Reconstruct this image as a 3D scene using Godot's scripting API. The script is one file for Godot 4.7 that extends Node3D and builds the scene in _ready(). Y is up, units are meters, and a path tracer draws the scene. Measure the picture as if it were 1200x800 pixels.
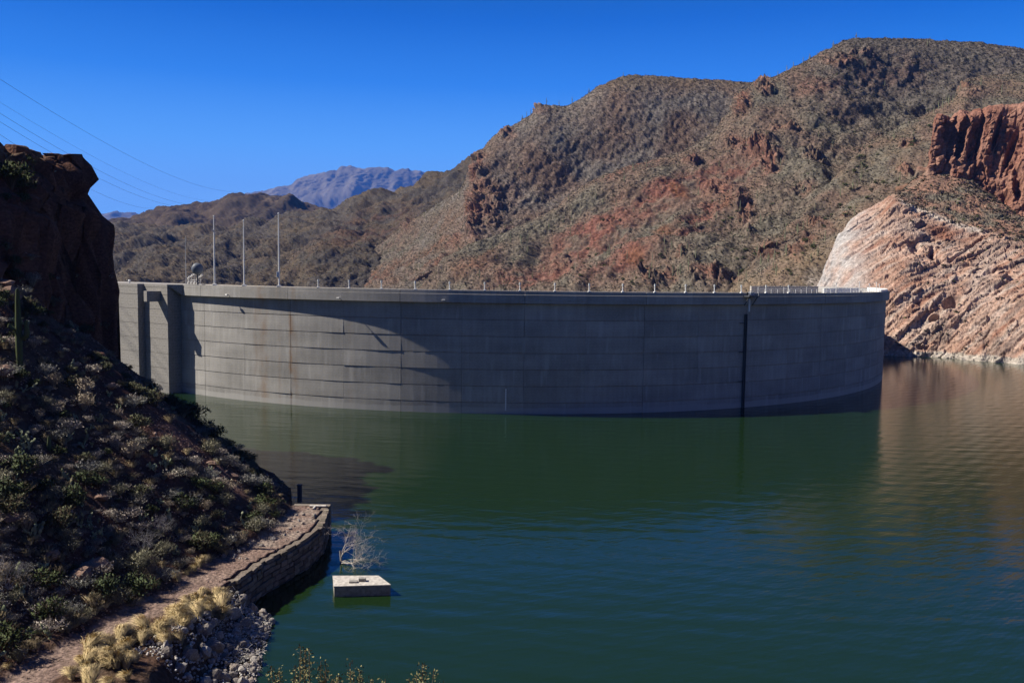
extends Node3D
# ---------------------------------------------------------------- shared state
const F := 1000.0                       # focal length in pixels of the 1200 x 800 photograph
const CAM := Vector3(0, 31, 0)          # eye height above the lake
const RD := 130.0                       # upstream radius of the arch
const CX := -3.7
const CZ := -315.8
const CREST := 27.0
var cam: Camera3D
var cam_inv: Transform3D
var rng := RandomNumberGenerator.new()
var names := {}
var M := {}
var hills := {}

func noise(seed_: int, freq: float, oct := 4, type := FastNoiseLite.TYPE_SIMPLEX_SMOOTH, frac := FastNoiseLite.FRACTAL_FBM) -> FastNoiseLite:
	var n := FastNoiseLite.new()
	n.seed = seed_; n.frequency = freq; n.noise_type = type
	n.fractal_type = frac if oct > 1 else FastNoiseLite.FRACTAL_NONE
	n.fractal_octaves = oct
	return n
func cells(seed_: int, freq: float) -> Array:              # block noise: [value of each cell, distance to its edge]
	var out := []
	for t in [FastNoiseLite.RETURN_CELL_VALUE, FastNoiseLite.RETURN_DISTANCE2_SUB]:
		var n := noise(seed_, freq, 1, FastNoiseLite.TYPE_CELLULAR)
		n.cellular_return_type = t
		n.cellular_jitter = 0.95
		out.append(n)
	return out
func blk(pair: Array, x: float, y: float, z: float) -> float:   # blocks standing proud by different amounts, parted by joints
	var g := smoothstep(0.01, 0.2, pair[1].get_noise_3d(x, y, z) + 1.0)
	return g * (0.45 + 0.9 * pair[0].get_noise_3d(x, y, z))
func numbered(s: String) -> String:
	if not names.has(s):
		names[s] = 0
		return s
	names[s] += 1
	return "%s_%03d" % [s, names[s]]
func tag(o: Node, label: String, category := "", group := "", kind := "") -> void:
	o.set_meta("label", label)
	if category: o.set_meta("category", category)
	if group: o.set_meta("group", group)
	if kind: o.set_meta("kind", kind)
func thing(called: String, label: String, category: String, at := Vector3.ZERO, turn := 0.0, group := "") -> Node3D:
	var o := Node3D.new()
	o.name = numbered(called)
	add_child(o)
	o.position = at; o.rotation.y = turn
	tag(o, label, category, group)
	return o
func part(called: String, mesh: Mesh, mat: Material, parent: Node, at := Vector3.ZERO) -> MeshInstance3D:
	var o := MeshInstance3D.new()
	o.name = called if parent != self else numbered(called)
	o.mesh = mesh
	if mat: o.material_override = mat
	o.position = at
	parent.add_child(o, true)
	return o
func copy_of(src: Node3D, at: Vector3, turn: float, sc := 1.0, base := "") -> Node3D:
	var c: Node3D = src.duplicate()
	c.name = numbered(base)
	add_child(c)
	c.position = at; c.rotation = Vector3(0, turn, 0); c.scale = Vector3.ONE * sc
	return c
func P(px: float, py: float, d: float) -> Vector3:       # photo pixel at a depth d along -z
	var v := cam.transform.basis * Vector3((px - 600.0) / F, -(py - 400.0) / F, -1.0)
	return CAM + v * (d / -v.z)
func to_px(p: Vector3) -> Vector2:
	var q := cam_inv * p
	return Vector2(600.0 + F * q.x / -q.z, 400.0 - F * q.y / -q.z)
func on_arc(deg: float, r: float, y: float) -> Vector3:
	var a := deg_to_rad(deg)
	return Vector3(CX + sin(a) * r, y, CZ + cos(a) * r)
func sstep(a: float, b: float, x: float) -> float:
	return smoothstep(a, b, x)
func lin(r: float, g: float, b: float) -> Color:
	return Color(r, g, b).linear_to_srgb()

# ---------------------------------------------------------------- mesh helpers
func arr_mesh(v: PackedVector3Array, n: PackedVector3Array, ix: PackedInt32Array, c := PackedColorArray(), uv := PackedVector2Array()) -> ArrayMesh:
	var a := []
	a.resize(Mesh.ARRAY_MAX)
	a[Mesh.ARRAY_VERTEX] = v; a[Mesh.ARRAY_NORMAL] = n; a[Mesh.ARRAY_INDEX] = ix
	if c.size(): a[Mesh.ARRAY_COLOR] = c
	if uv.size(): a[Mesh.ARRAY_TEX_UV] = uv
	var m := ArrayMesh.new()
	m.add_surface_from_arrays(Mesh.PRIMITIVE_TRIANGLES, a)
	return m
func grid_mesh(nu: int, nv: int, v: PackedVector3Array, c: PackedColorArray, up := Vector3.UP) -> ArrayMesh:
	var n := PackedVector3Array(); n.resize(nu * nv)
	var flip := 0.0
	for j in nv:
		for i in nu:
			var a: Vector3 = v[j * nu + mini(i + 1, nu - 1)] - v[j * nu + maxi(i - 1, 0)]
			var b: Vector3 = v[mini(j + 1, nv - 1) * nu + i] - v[maxi(j - 1, 0) * nu + i]
			var k := a.cross(b).normalized()
			n[j * nu + i] = k
			flip += k.dot(up)
	if flip < 0.0:
		for i in n.size(): n[i] = -n[i]
	var ix := PackedInt32Array(); ix.resize((nu - 1) * (nv - 1) * 6)
	var w := 0
	for j in nv - 1:
		for i in nu - 1:
			var q := j * nu + i
			if flip < 0.0:
				ix[w] = q; ix[w + 1] = q + 1; ix[w + 2] = q + nu; ix[w + 3] = q + 1; ix[w + 4] = q + nu + 1; ix[w + 5] = q + nu
			else:
				ix[w] = q; ix[w + 1] = q + nu; ix[w + 2] = q + 1; ix[w + 3] = q + 1; ix[w + 4] = q + nu; ix[w + 5] = q + nu + 1
			w += 6
	return arr_mesh(v, n, ix, c)

func facet(m: ArrayMesh) -> ArrayMesh:                     # the same triangles with hard edges
	var a := m.surface_get_arrays(0)
	var v: PackedVector3Array = a[Mesh.ARRAY_VERTEX]
	var n: PackedVector3Array = a[Mesh.ARRAY_NORMAL]
	var c: PackedColorArray = a[Mesh.ARRAY_COLOR]
	var ix: PackedInt32Array = a[Mesh.ARRAY_INDEX]
	var k := ix.size()
	var V := PackedVector3Array(); V.resize(k)
	var N := PackedVector3Array(); N.resize(k)
	var C := PackedColorArray(); C.resize(k)
	var I := PackedInt32Array(); I.resize(k)
	for t in range(0, k, 3):
		var i := ix[t]
		var j := ix[t + 1]
		var l := ix[t + 2]
		var f := (v[l] - v[i]).cross(v[j] - v[i]).normalized()
		V[t] = v[i]; V[t + 1] = v[j]; V[t + 2] = v[l]
		N[t] = f; N[t + 1] = f; N[t + 2] = f
		C[t] = c[i]; C[t + 1] = c[j]; C[t + 2] = c[l]
		I[t] = t; I[t + 1] = t + 1; I[t + 2] = t + 2
	return arr_mesh(V, N, I, C)

class Soup:                                               # flat-shaded or own-normal triangle collector
	var v := PackedVector3Array()
	var n := PackedVector3Array()
	var c := PackedColorArray()
	var uv := PackedVector2Array()
	var ix := PackedInt32Array()
	var col := Color.WHITE
	func tri(a: Vector3, b: Vector3, d: Vector3, k: Vector3) -> void:
		var s := v.size()
		v.append(a); v.append(b); v.append(d)
		for i in 3: n.append(k); c.append(col)
		if (b - a).cross(d - a).dot(k) > 0.0: ix.append(s); ix.append(s + 2); ix.append(s + 1)
		else: ix.append(s); ix.append(s + 1); ix.append(s + 2)
	func quad(a: Vector3, b: Vector3, d: Vector3, e: Vector3, toward := Vector3.ZERO) -> void:
		var k := (b - a).cross(e - a).normalized()
		if toward != Vector3.ZERO and k.dot(toward) < 0.0: k = -k
		tri(a, b, d, k); tri(a, d, e, k)
	func box(o: Vector3, s: Vector3, b := Basis.IDENTITY, ch := 0.0) -> void:   # centre, full size
		var h := s * 0.5
		var g := minf(ch, minf(h.x, minf(h.y, h.z)) * 0.45)
		for ax in 3:
			var u := (ax + 1) % 3
			var w := (ax + 2) % 3
			for sg in [-1.0, 1.0]:
				var q := []
				for e in [[-1, -1], [1, -1], [1, 1], [-1, 1]]:
					var p := Vector3.ZERO
					p[ax] = sg * h[ax]; p[u] = e[0] * (h[u] - g); p[w] = e[1] * (h[w] - g)
					q.append(o + b * p)
				var nn := Vector3.ZERO
				nn[ax] = sg
				quad(q[0], q[1], q[2], q[3], b * nn)
		if g > 0.0:
			for ax in 3:
				var u := (ax + 1) % 3
				var w := (ax + 2) % 3
				for su in [-1.0, 1.0]:
					for sw in [-1.0, 1.0]:
						var p := [Vector3.ZERO, Vector3.ZERO, Vector3.ZERO, Vector3.ZERO]
						for k in 4:
							var r := Vector3.ZERO
							r[ax] = (h[ax] - g) * (-1.0 if k == 0 or k == 3 else 1.0)
							r[u] = su * (h[u] - (0.0 if k < 2 else g))
							r[w] = sw * (h[w] - (g if k < 2 else 0.0))
							p[k] = o + b * r
						var nn := Vector3.ZERO
						nn[u] = su; nn[w] = sw
						quad(p[0], p[1], p[2], p[3], b * nn)
	func tube(pts: Array, rad: Array, sides := 6, ribs := 0.0, cap := true) -> void:
		var base := v.size()
		var ref := Vector3(0.31, 0.17, 0.93)
		for i in pts.size():
			var t: Vector3 = (pts[mini(i + 1, pts.size() - 1)] - pts[maxi(i - 1, 0)]).normalized()
			var a := t.cross(ref).normalized()
			var b := t.cross(a)
			for k in sides:
				var an := TAU * k / sides
				var o := a * cos(an) + b * sin(an)
				var rr: float = rad[i] * (1.0 - (ribs if k % 2 else 0.0))
				v.append(pts[i] + o * rr); n.append(o); c.append(col)
		for i in pts.size() - 1:
			for k in sides:
				var p := base + i * sides + k
				var q := base + i * sides + (k + 1) % sides
				for e in [p, p + sides, q, q, p + sides, q + sides]: ix.append(e)
		if cap:
			for e in [0, pts.size() - 1]:
				var t: Vector3 = (pts[e] - pts[1 if e == 0 else e - 1]).normalized()
				var s := v.size()
				v.append(pts[e]); n.append(t); c.append(col)
				for k in sides:
					v.append(v[base + e * sides + k]); n.append(t); c.append(col)
				for k in sides:
					ix.append(s); ix.append(s + 1 + (k if e else (k + 1) % sides)); ix.append(s + 1 + ((k + 1) % sides if e else k))
	func ball(o: Vector3, r: Vector3, b := Basis.IDENTITY, nu := 8, nv := 5) -> void:
		var s := v.size()
		for j in nv + 1:
			for i in nu + 1:
				var th := PI * j / nv
				var ph := TAU * i / nu
				var p := Vector3(sin(th) * cos(ph), cos(th), sin(th) * sin(ph))
				v.append(o + b * (p * r)); n.append((b * (p / r)).normalized()); c.append(col)
		for j in nv:
			for i in nu:
				var q := s + j * (nu + 1) + i
				for e in [q, q + nu + 1, q + 1, q + 1, q + nu + 1, q + nu + 2]: ix.append(e)
	func mesh() -> ArrayMesh:
		var a := []
		a.resize(Mesh.ARRAY_MAX)
		a[Mesh.ARRAY_VERTEX] = v; a[Mesh.ARRAY_NORMAL] = n; a[Mesh.ARRAY_INDEX] = ix; a[Mesh.ARRAY_COLOR] = c
		if uv.size() == v.size(): a[Mesh.ARRAY_TEX_UV] = uv
		var m := ArrayMesh.new()
		m.add_surface_from_arrays(Mesh.PRIMITIVE_TRIANGLES, a)
		return m

func rough_rock(seed_: int, sub := 2) -> ArrayMesh:       # a faceted, angular stone about 1 m across
	var r := RandomNumberGenerator.new(); r.seed = seed_
	var planes := []
	for k in 11:
		var d := Vector3(r.randfn(), r.randfn(), r.randfn()).normalized()
		planes.append([d, r.randf_range(0.30, 0.5)])
	var s := Soup.new()
	var nu := 6 + sub * 2
	var nv := 4 + sub
	var g := []
	for j in nv + 1:
		for i in nu:
			var th := PI * j / nv
			var ph := TAU * i / nu
			var p := Vector3(sin(th) * cos(ph), cos(th), sin(th) * sin(ph))
			var t := 0.62
			for q in planes:
				var c: float = p.dot(q[0])
				if c > 0.01: t = minf(t, q[1] / c)
			g.append(p * t)
	for j in nv:
		for i in nu:
			var a: Vector3 = g[j * nu + i]
			var b: Vector3 = g[j * nu + (i + 1) % nu]
			var d: Vector3 = g[(j + 1) * nu + (i + 1) % nu]
			var e: Vector3 = g[(j + 1) * nu + i]
			if j > 0: s.tri(a, b, d, (b - a).cross(d - a).normalized() * signf((b - a).cross(d - a).dot(a)))
			if j < nv - 1: s.tri(a, d, e, (d - a).cross(e - a).normalized() * signf((d - a).cross(e - a).dot(a)))
	return s.mesh()

# ---------------------------------------------------------------- materials
func std(c: Color, rough := 0.9, vc := false) -> StandardMaterial3D:
	var m := StandardMaterial3D.new()
	m.albedo_color = c
	m.roughness = rough
	m.metallic_specular = 0.3
	m.vertex_color_use_as_albedo = vc
	return m
func noise_tex(n: FastNoiseLite, lo: float, hi: float, size := 512, normal := false, bump := 8.0) -> NoiseTexture2D:
	var t := NoiseTexture2D.new()
	t.width = size; t.height = size; t.seamless = true; t.noise = n
	if normal:
		t.as_normal_map = true; t.bump_strength = bump
	else:
		var g := Gradient.new()
		g.set_color(0, Color(lo, lo, lo)); g.set_color(1, Color(hi, hi, hi))
		t.color_ramp = g
	return t
func make_materials() -> void:
	var ground := std(Color.WHITE, 0.95, true)
	ground.metallic_specular = 0.15
	ground.albedo_texture = noise_tex(noise(5, 0.02, 5), 0.55, 1.0)
	ground.heightmap_enabled = true
	ground.heightmap_texture = noise_tex(noise(6, 0.02, 5), 0.0, 1.0)
	ground.heightmap_scale = 12.0
	ground.uv1_triplanar = true; ground.uv1_world_triplanar = true
	ground.uv1_scale = Vector3.ONE * 0.21
	M.near_ground = ground
	var hill := std(Color.WHITE, 0.95, true)
	hill.metallic_specular = 0.12
	hill.albedo_texture = noise_tex(noise(7, 0.03, 5), 0.5, 1.0)
	hill.uv1_triplanar = true; hill.uv1_world_triplanar = true
	hill.uv1_scale = Vector3.ONE * 0.031
	M.hill = hill
	var cliff := std(Color.WHITE, 0.92, true)
	cliff.metallic_specular = 0.15
	cliff.albedo_texture = noise_tex(noise(8, 0.02, 5), 0.6, 1.0)
	cliff.heightmap_enabled = true
	cliff.heightmap_texture = noise_tex(noise(9, 0.015, 6, FastNoiseLite.TYPE_SIMPLEX, FastNoiseLite.FRACTAL_RIDGED), 0.0, 1.0)
	cliff.heightmap_scale = 10.0
	cliff.uv1_triplanar = true; cliff.uv1_world_triplanar = true
	cliff.uv1_scale = Vector3.ONE * 0.06
	M.cliff = cliff
	M.far = std(Color.WHITE, 1.0, true)
	var leaf := std(Color.WHITE, 0.8, true)
	leaf.metallic_specular = 0.2
	M.leaf = leaf
	M.bark = std(Color.WHITE, 0.95, true)
	var stone := std(Color.WHITE, 0.92, true)
	stone.albedo_texture = noise_tex(noise(15, 0.03, 4), 0.6, 1.0, 256)
	stone.uv1_triplanar = true; stone.uv1_world_triplanar = true
	stone.uv1_scale = Vector3.ONE * 0.8
	M.stone = stone
	var con := std(Color.WHITE, 0.88)
	con.albedo_texture = dam_texture()
	M.dam = con
	var plain := std(lin(0.37, 0.35, 0.325), 0.9)
	plain.albedo_texture = noise_tex(noise(16, 0.02, 5), 0.72, 1.0, 256)
	plain.uv1_triplanar = true; plain.uv1_world_triplanar = true; plain.uv1_scale = Vector3.ONE * 0.35
	M.concrete = plain
	var pale := plain.duplicate()
	pale.albedo_color = lin(0.60, 0.56, 0.51)
	M.pale_concrete = pale
	M.white = std(lin(0.75, 0.75, 0.73), 0.45)
	M.steel = std(lin(0.30, 0.33, 0.37), 0.55)
	M.dark_steel = std(lin(0.07, 0.075, 0.085), 0.6)
	M.galv = std(lin(0.5, 0.5, 0.5), 0.5); M.galv.metallic = 0.4
	M.dish = std(lin(0.13, 0.15, 0.18), 0.5)
	M.glass = std(lin(0.6, 0.62, 0.62), 0.1)
	var w := std(lin(0.0072, 0.0205, 0.0045), 0.12)
	w.metallic_specular = 0.5
	w.normal_enabled = true
	w.normal_texture = water_normals()
	w.normal_scale = 1.0
	w.uv1_scale = Vector3.ONE
	M.water = w

func dam_texture() -> ImageTexture:                       # u: arc angle -40..105 deg, v: crest to lake level
	var W := 2048
	var H := 256
	var im := Image.create(W, H, true, Image.FORMAT_RGB8)
	var grain := noise(21, 0.25, 3)
	var streak := noise(22, 0.05, 4)
	var patch := noise(23, 0.012, 4)
	var stain := noise(24, 0.03, 3)
	for x in W:
		var ang := -40.0 + 145.0 * x / W
		var bay := int(floor((ang + 39.2) / 6.0))
		var near_st := []
		for q in [[-21.2, 0.3, 0.85], [-20.7, 0.5, 0.45], [-24.6, 0.8, 0.5], [-25.6, 0.5, 0.3], [-22.6, 0.3, 0.25], [-14.5, 0.3, 0.16], [8.0, 0.5, 0.12], [33.0, 0.4, 0.12]]:
			if absf(ang - q[0]) < q[1] + 0.15: near_st.append(q)
		for y in H:
			var hgt := CREST * (1.0 - float(y) / H)
			var lift := int(floor((hgt + 1.1) / 3.62))
			var tone := 1.0 + 0.17 * (float((bay * 73 + lift * 151 + 37 * bay * lift) % 17) / 16.0 - 0.5)
			var s := streak.get_noise_2d(x * 2.6, y * 0.16)
			var p := patch.get_noise_2d(x * 0.8, y * 1.5)
			var g := grain.get_noise_2d(x, y * 2.0)
			var v := 0.325 * tone * (1.0 + 0.12 * s + 0.24 * p + 0.18 * g)
			if y % 6 == 0: v *= 0.94                      # marks of the form boards
			var c := Vector3(v * 1.03, v * 0.99, v * 0.93)
			for q in near_st:
				var dd: float = absf(ang - q[0] - 0.12 * stain.get_noise_2d(y * 1.5, x * 0.02 + 9.0)) / q[1]
				if dd < 1.0:
					var k: float = (1.0 - dd) * q[2] * clampf(0.55 + 1.3 * stain.get_noise_2d(x * 1.5, y * 0.5), 0.0, 1.0)
					c = c.lerp(Vector3(0.26, 0.15, 0.075), k)
			if hgt < 1.4 + 0.3 * stain.get_noise_2d(x * 0.5, 3.0): c = c.lerp(Vector3(0.44, 0.43, 0.41), 0.6)
			var run := streak.get_noise_2d(x * 1.3 + 900.0, y * 0.07 + lift * 40.0)      # white mineral runs below the joints
			if run > 0.3: c = c.lerp(Vector3(0.5, 0.49, 0.47), minf((run - 0.3) * 1.6, 0.4))
			im.set_pixel(x, y, Color(c.x, c.y, c.z).linear_to_srgb())
	im.generate_mipmaps()
	return ImageTexture.create_from_image(im)
func water_normals() -> ImageTexture:                     # seamless ripple slopes over a 26 m tile
	var S := 512
	var h := PackedFloat32Array(); h.resize(S * S)
	var r := RandomNumberGenerator.new(); r.seed = 77
	var im := Image.create(S, S, true, Image.FORMAT_RGB8)
	var sx := PackedFloat32Array(); sx.resize(S * S)
	var sy := PackedFloat32Array(); sy.resize(S * S)
	for k in 26:
		var m := exp(lerpf(log(5.0), log(70.0), k / 25.0))
		var ang := r.randfn(0.0, 0.55)                    # waves run mostly toward the near shore
		var kx := roundf(m * sin(ang))
		var ky := roundf(m * cos(ang))
		var amp := 0.0055 * r.randf_range(0.6, 1.2)
		var ph := r.randf() * TAU
		for y in S:
			var a := ph + TAU * ky * y / S
			var st := TAU * kx / S
			var kk := 1.0 / sqrt(kx * kx + ky * ky)
			for x in S:
				var c := amp * cos(a + st * x)
				sx[y * S + x] += c * kx * kk
				sy[y * S + x] += c * ky * kk
	for y in S:
		for x in S:
			var n := Vector3(-sx[y * S + x], -sy[y * S + x], 1.0).normalized()
			im.set_pixel(x, y, Color(n.x * 0.5 + 0.5, n.y * 0.5 + 0.5, n.z * 0.5 + 0.5))
	im.generate_mipmaps()
	return ImageTexture.create_from_image(im)

# ---------------------------------------------------------------- terrain: hills lofted between traced lines
func along(row: Array, px: float) -> Vector2:             # smooth (py, depth) of a traced line at a column
	var k := 0
	while k < row.size() - 2 and px > row[k + 1][0]: k += 1
	var a: Array = row[k]
	var b: Array = row[k + 1]
	var t: float = clampf((px - a[0]) / (b[0] - a[0]), 0.0, 1.0)
	var p0: Array = row[maxi(k - 1, 0)]
	var p3: Array = row[mini(k + 2, row.size() - 1)]
	var o := Vector2.ZERO
	for e in 2:
		var w: float = b[0] - a[0]
		var m1: float = (b[e + 1] - p0[e + 1]) / maxf(b[0] - p0[0], 0.01) * w
		var m2: float = (p3[e + 1] - a[e + 1]) / maxf(p3[0] - a[0], 0.01) * w
		var t2 := t * t
		var t3 := t2 * t
		o[e] = (2 * t3 - 3 * t2 + 1) * a[e + 1] + (t3 - 2 * t2 + t) * m1 + (-2 * t3 + 3 * t2) * b[e + 1] + (t3 - t2) * m2
	return o
# rows run from the foot to the skyline; the far side is added behind the last row
func loft(called: String, rows: Array, px0: float, px1: float, nu: int, segs: Array, back: Array, disp: Callable, colour: Callable, mat: Material, label: String) -> void:
	var nv := 1
	for s in segs: nv += s
	var v := PackedVector3Array(); v.resize(nu * nv)
	var c := PackedColorArray(); c.resize(nu * nv)
	var pix := PackedVector2Array(); pix.resize(nu * nv)
	for i in nu:
		var px := lerpf(px0, px1, float(i) / (nu - 1))
		var ctl := []
		for row in rows:
			var q := along(row, px)
			ctl.append(P(px, q.x, q.y))
		var top: Vector3 = ctl[-1]
		var away := Vector3(top.x, 0, top.z).normalized()
		for b in back: ctl.append(top + away * b[0] + Vector3(0, -b[1], 0))
		var j := 0
		for s in ctl.size() - 1:
			var p0: Vector3 = ctl[maxi(s - 1, 0)]
			var p1: Vector3 = ctl[s]
			var p2: Vector3 = ctl[s + 1]
			var p3: Vector3 = ctl[mini(s + 2, ctl.size() - 1)]
			var n: int = segs[s] + (1 if s == ctl.size() - 2 else 0)
			for k in n:
				var t: float = float(k) / segs[s]
				v[j * nu + i] = p1.lerp(p2, t).lerp(p1.cubic_interpolate(p2, p0, p3, t), 0.6)
				j += 1
	# displacement along the rough outward direction of the surface
	var w := v.duplicate()
	for j in nv:
		for i in nu:
			var q := j * nu + i
			var a: Vector3 = v[j * nu + mini(i + 1, nu - 1)] - v[j * nu + maxi(i - 1, 0)]
			var b: Vector3 = v[mini(j + 1, nv - 1) * nu + i] - v[maxi(j - 1, 0) * nu + i]
			var k := a.cross(b).normalized()
			if k.y < 0.0: k = -k
			var pp := to_px(v[q])
			pix[q] = pp
			w[q] = v[q] + disp.call(v[q], k, pp, float(j) / (nv - 1))
	for q in w.size(): c[q] = colour.call(w[q], pix[q])
	var gm := grid_mesh(nu, nv, w, c)
	var o := part(called, facet(gm) if mat == M.cliff else gm, mat, self)
	tag(o, label, "", "", "structure")
	hills[label] = {"v": w, "nu": nu, "nv": nv, "px0": px0, "px1": px1, "pix": pix, "last": nv - 1 - segs[-1] - (segs[-2] if back.size() > 1 else 0)}
func blob(pp: Vector2, list: Array) -> float:             # how far a pixel lies inside any of a list of outcrop areas
	var s := 0.0
	for e in list:
		var ex: float = pp.x - e[0]
		var ey: float = pp.y - e[1]
		var far: float = 1.24 * maxf(e[2], e[3])
		if ex > far or ex < -far or ey > far or ey < -far: continue
		var d := Vector2(ex / e[2], ey / e[3])
		if e.size() > 5:
			var r := Vector2(ex, ey).rotated(-deg_to_rad(e[5]))
			d = Vector2(r.x / e[2], r.y / e[3])
		s = maxf(s, e[4] * clampf(1.6 - 1.3 * d.length(), 0.0, 1.0))
	return s

func mixc(a: Vector3, b: Vector3, t: float) -> Vector3:
	return a.lerp(b, clampf(t, 0.0, 1.0))

const BRUSH := Vector3(0.24, 0.168, 0.128)
const OLIVE := Vector3(0.172, 0.152, 0.118)
const GREY := Vector3(0.20, 0.175, 0.152)
const REDSOIL := Vector3(0.27, 0.125, 0.095)
const REDROCK := Vector3(0.32, 0.165, 0.12)
const ORANGE := Vector3(0.29, 0.135, 0.08)
const TAN := Vector3(0.29, 0.215, 0.145)
const PINK := Vector3(0.52, 0.36, 0.285)
const PALE := Vector3(0.58, 0.50, 0.44)

func build_hills() -> void:
	var big := noise(31, 1.0 / 130.0, 3)
	var mid := noise(32, 1.0 / 34.0, 4)
	var fine := noise(33, 1.0 / 9.0, 3)
	var speck := noise(34, 1.0 / 3.5, 2)
	var cell := cells(35, 1.0 / 6.5)
	var cell2 := cells(36, 1.0 / 2.6)
	var patchy := noise(37, 1.0 / 60.0, 5)
	# --- far blue range
	loft("mountain",
		[[[100, 262, 12300], [300, 262, 12300], [520, 262, 12300], [700, 262, 12300]],
		[[100, 258, 12750], [200, 252, 12750], [305, 240, 12750], [383, 224, 12750], [450, 222, 12900], [560, 232, 12900], [700, 245, 12900]],
		[[100, 257, 13500], [145, 257, 13500], [220, 250, 13500], [290, 228, 13500], [321, 221, 13500], [340, 219, 13500], [356, 213, 13500], [383, 203, 13500], [397, 198, 13500], [423, 197.5, 13500], [446, 196, 13500], [466, 200, 13500], [509, 204, 13650], [560, 214, 13650], [620, 226, 13650], [700, 240, 13650]]],
		100, 700, 320, [10, 50, 8], [[2200, 1300]],
		func(p, k, _pp, _t):
			var g: float = absf(big.get_noise_3d(p.x * 0.16, p.y * 0.05, p.z * 0.05))
			return k * (g * 165.0 - 33.0 + 45.0 * mid.get_noise_3d(p.x * 0.12, p.y * 0.08, p.z * 0.1) + 24.0 * fine.get_noise_3d(p.x * 0.12, p.y * 0.12, p.z * 0.12)),
		func(p, _pp):
			var c := mixc(Vector3(0.085, 0.078, 0.062), Vector3(0.16, 0.14, 0.105), 0.5 + 1.2 * patchy.get_noise_3d(p.x * 0.15, p.y * 0.1, p.z * 0.05))
			return Color(c.x, c.y, c.z),
		M.far, "distant hazy blue mountain range beyond the canyon")
	# --- dark rounded hills on the left
	loft("hill",
		[[[90, 290, 1900], [200, 290, 1750], [300, 290, 1700], [420, 290, 1700]],
		[[90, 276, 2100], [160, 270, 2000], [250, 262, 2000], [330, 258, 2000], [420, 276, 2000]],
		[[90, 272, 2400], [129, 264, 2400], [145, 256, 2400], [169, 252, 2400], [193, 240, 2300], [212, 242, 2350], [233, 243, 2400], [249, 236, 2500], [271, 232, 2500], [292, 227, 2500], [303, 228.5, 2500], [327, 231, 2500], [345, 236, 2500], [367, 246, 2500], [395, 258, 2500], [420, 268, 2500]]],
		90, 420, 260, [16, 50, 8], [[500, 220]],
		func(p, k, _pp, _t):
			return k * (absf(big.get_noise_3d(p.x * 0.7, p.y * 0.3, p.z * 0.35)) * 42.0 - 9.0 + 10.0 * mid.get_noise_3d(p.x * 0.5, p.y * 0.5, p.z * 0.5) + 3.5 * fine.get_noise_3d(p.x * 0.5, p.y * 0.5, p.z * 0.5)),
		func(p, pp):
			var n: float = patchy.get_noise_3d(p.x * 0.5, p.y * 0.5, p.z * 0.5)
			var c := mixc(Vector3(0.085, 0.068, 0.052), Vector3(0.15, 0.11, 0.075), 0.45 + 1.5 * n)
			c = mixc(c, Vector3(0.34, 0.25, 0.17), blob(pp, [[318, 234, 14, 4, 0.8]]) * (0.6 + fine.get_noise_3d(p.x * 0.2, p.y * 0.2, p.z * 0.2)))
			c *= 1.0 + 0.35 * speck.get_noise_3d(p.x * 0.35, p.y * 0.35, p.z * 0.35)
			return Color(c.x, c.y, c.z),
		M.hill, "low dark brown hills on the far side of the canyon")
	# --- broad brushy shoulder left of the big hills
	loft("hill",
		[[[90, 352, 820], [200, 352, 800], [320, 352, 800], [400, 352, 830], [480, 352, 880], [600, 352, 900]],
		[[90, 312, 1000], [200, 310, 960], [300, 312, 930], [380, 305, 930], [450, 290, 980], [520, 265, 1050], [600, 260, 1060]],
		[[90, 284, 1250], [180, 280, 1200], [290, 284, 1180], [380, 268, 1150], [450, 254, 1180], [520, 232, 1240], [600, 220, 1250]],
		[[90, 276, 1500], [129, 273, 1500], [180, 266, 1500], [233, 268, 1500], [287, 265, 1480], [332, 256, 1450], [367, 246, 1450], [420, 236, 1450], [450, 228, 1440], [479, 218, 1430], [512, 204, 1420], [535, 194, 1410], [555, 187, 1400], [600, 182, 1400]]],
		90, 600, 360, [46, 46, 36, 6], [[300, 140]],
		func(p, k, _pp, _t):
			return k * (absf(big.get_noise_3d(p.x * 0.9, p.y * 0.4, p.z * 0.45)) * 34.0 - 7.0 + 7.0 * mid.get_noise_3d(p.x, p.y, p.z) + 2.2 * fine.get_noise_3d(p.x, p.y, p.z)),
		func(p, pp):
			var n: float = patchy.get_noise_3d(p.x, p.y, p.z)
			var c := mixc(GREY * 0.6, OLIVE * 0.72, 0.5 + 1.6 * n)
			c = mixc(c, TAN * 0.55, clampf(n * 2.0 + 0.1 + mid.get_noise_3d(p.x * 2.0, p.y * 2.0, p.z * 2.0), 0.0, 0.6))
			c = mixc(c, Vector3(0.15, 0.085, 0.06), blob(pp, [[420, 275, 90, 22, 0.7, -25.0]]) * clampf(0.5 + 2.0 * mid.get_noise_3d(p.x, p.y, p.z), 0.0, 1.0))
			c *= 1.0 + 0.5 * speck.get_noise_3d(p.x * 0.6, p.y * 0.6, p.z * 0.6)
			return Color(c.x, c.y, c.z),
		M.hill, "broad brush covered shoulder below the far mountain range")
	# --- dark hill with a rock spine on its left flank
	var spine := [[563, 205, 12, 26, 1.0], [556, 250, 12, 34, 1.0], [575, 240, 20, 28, 0.6], [600, 232, 22, 20, 0.3], [596, 158, 12, 8, 0.6], [630, 128, 14, 6, 0.6], [478, 262, 9, 12, 0.6], [515, 312, 26, 9, 0.8, -30.0], [535, 285, 16, 8, 0.7, -40.0], [448, 330, 30, 8, 0.5], [598, 272, 14, 7, 0.6]]
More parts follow.
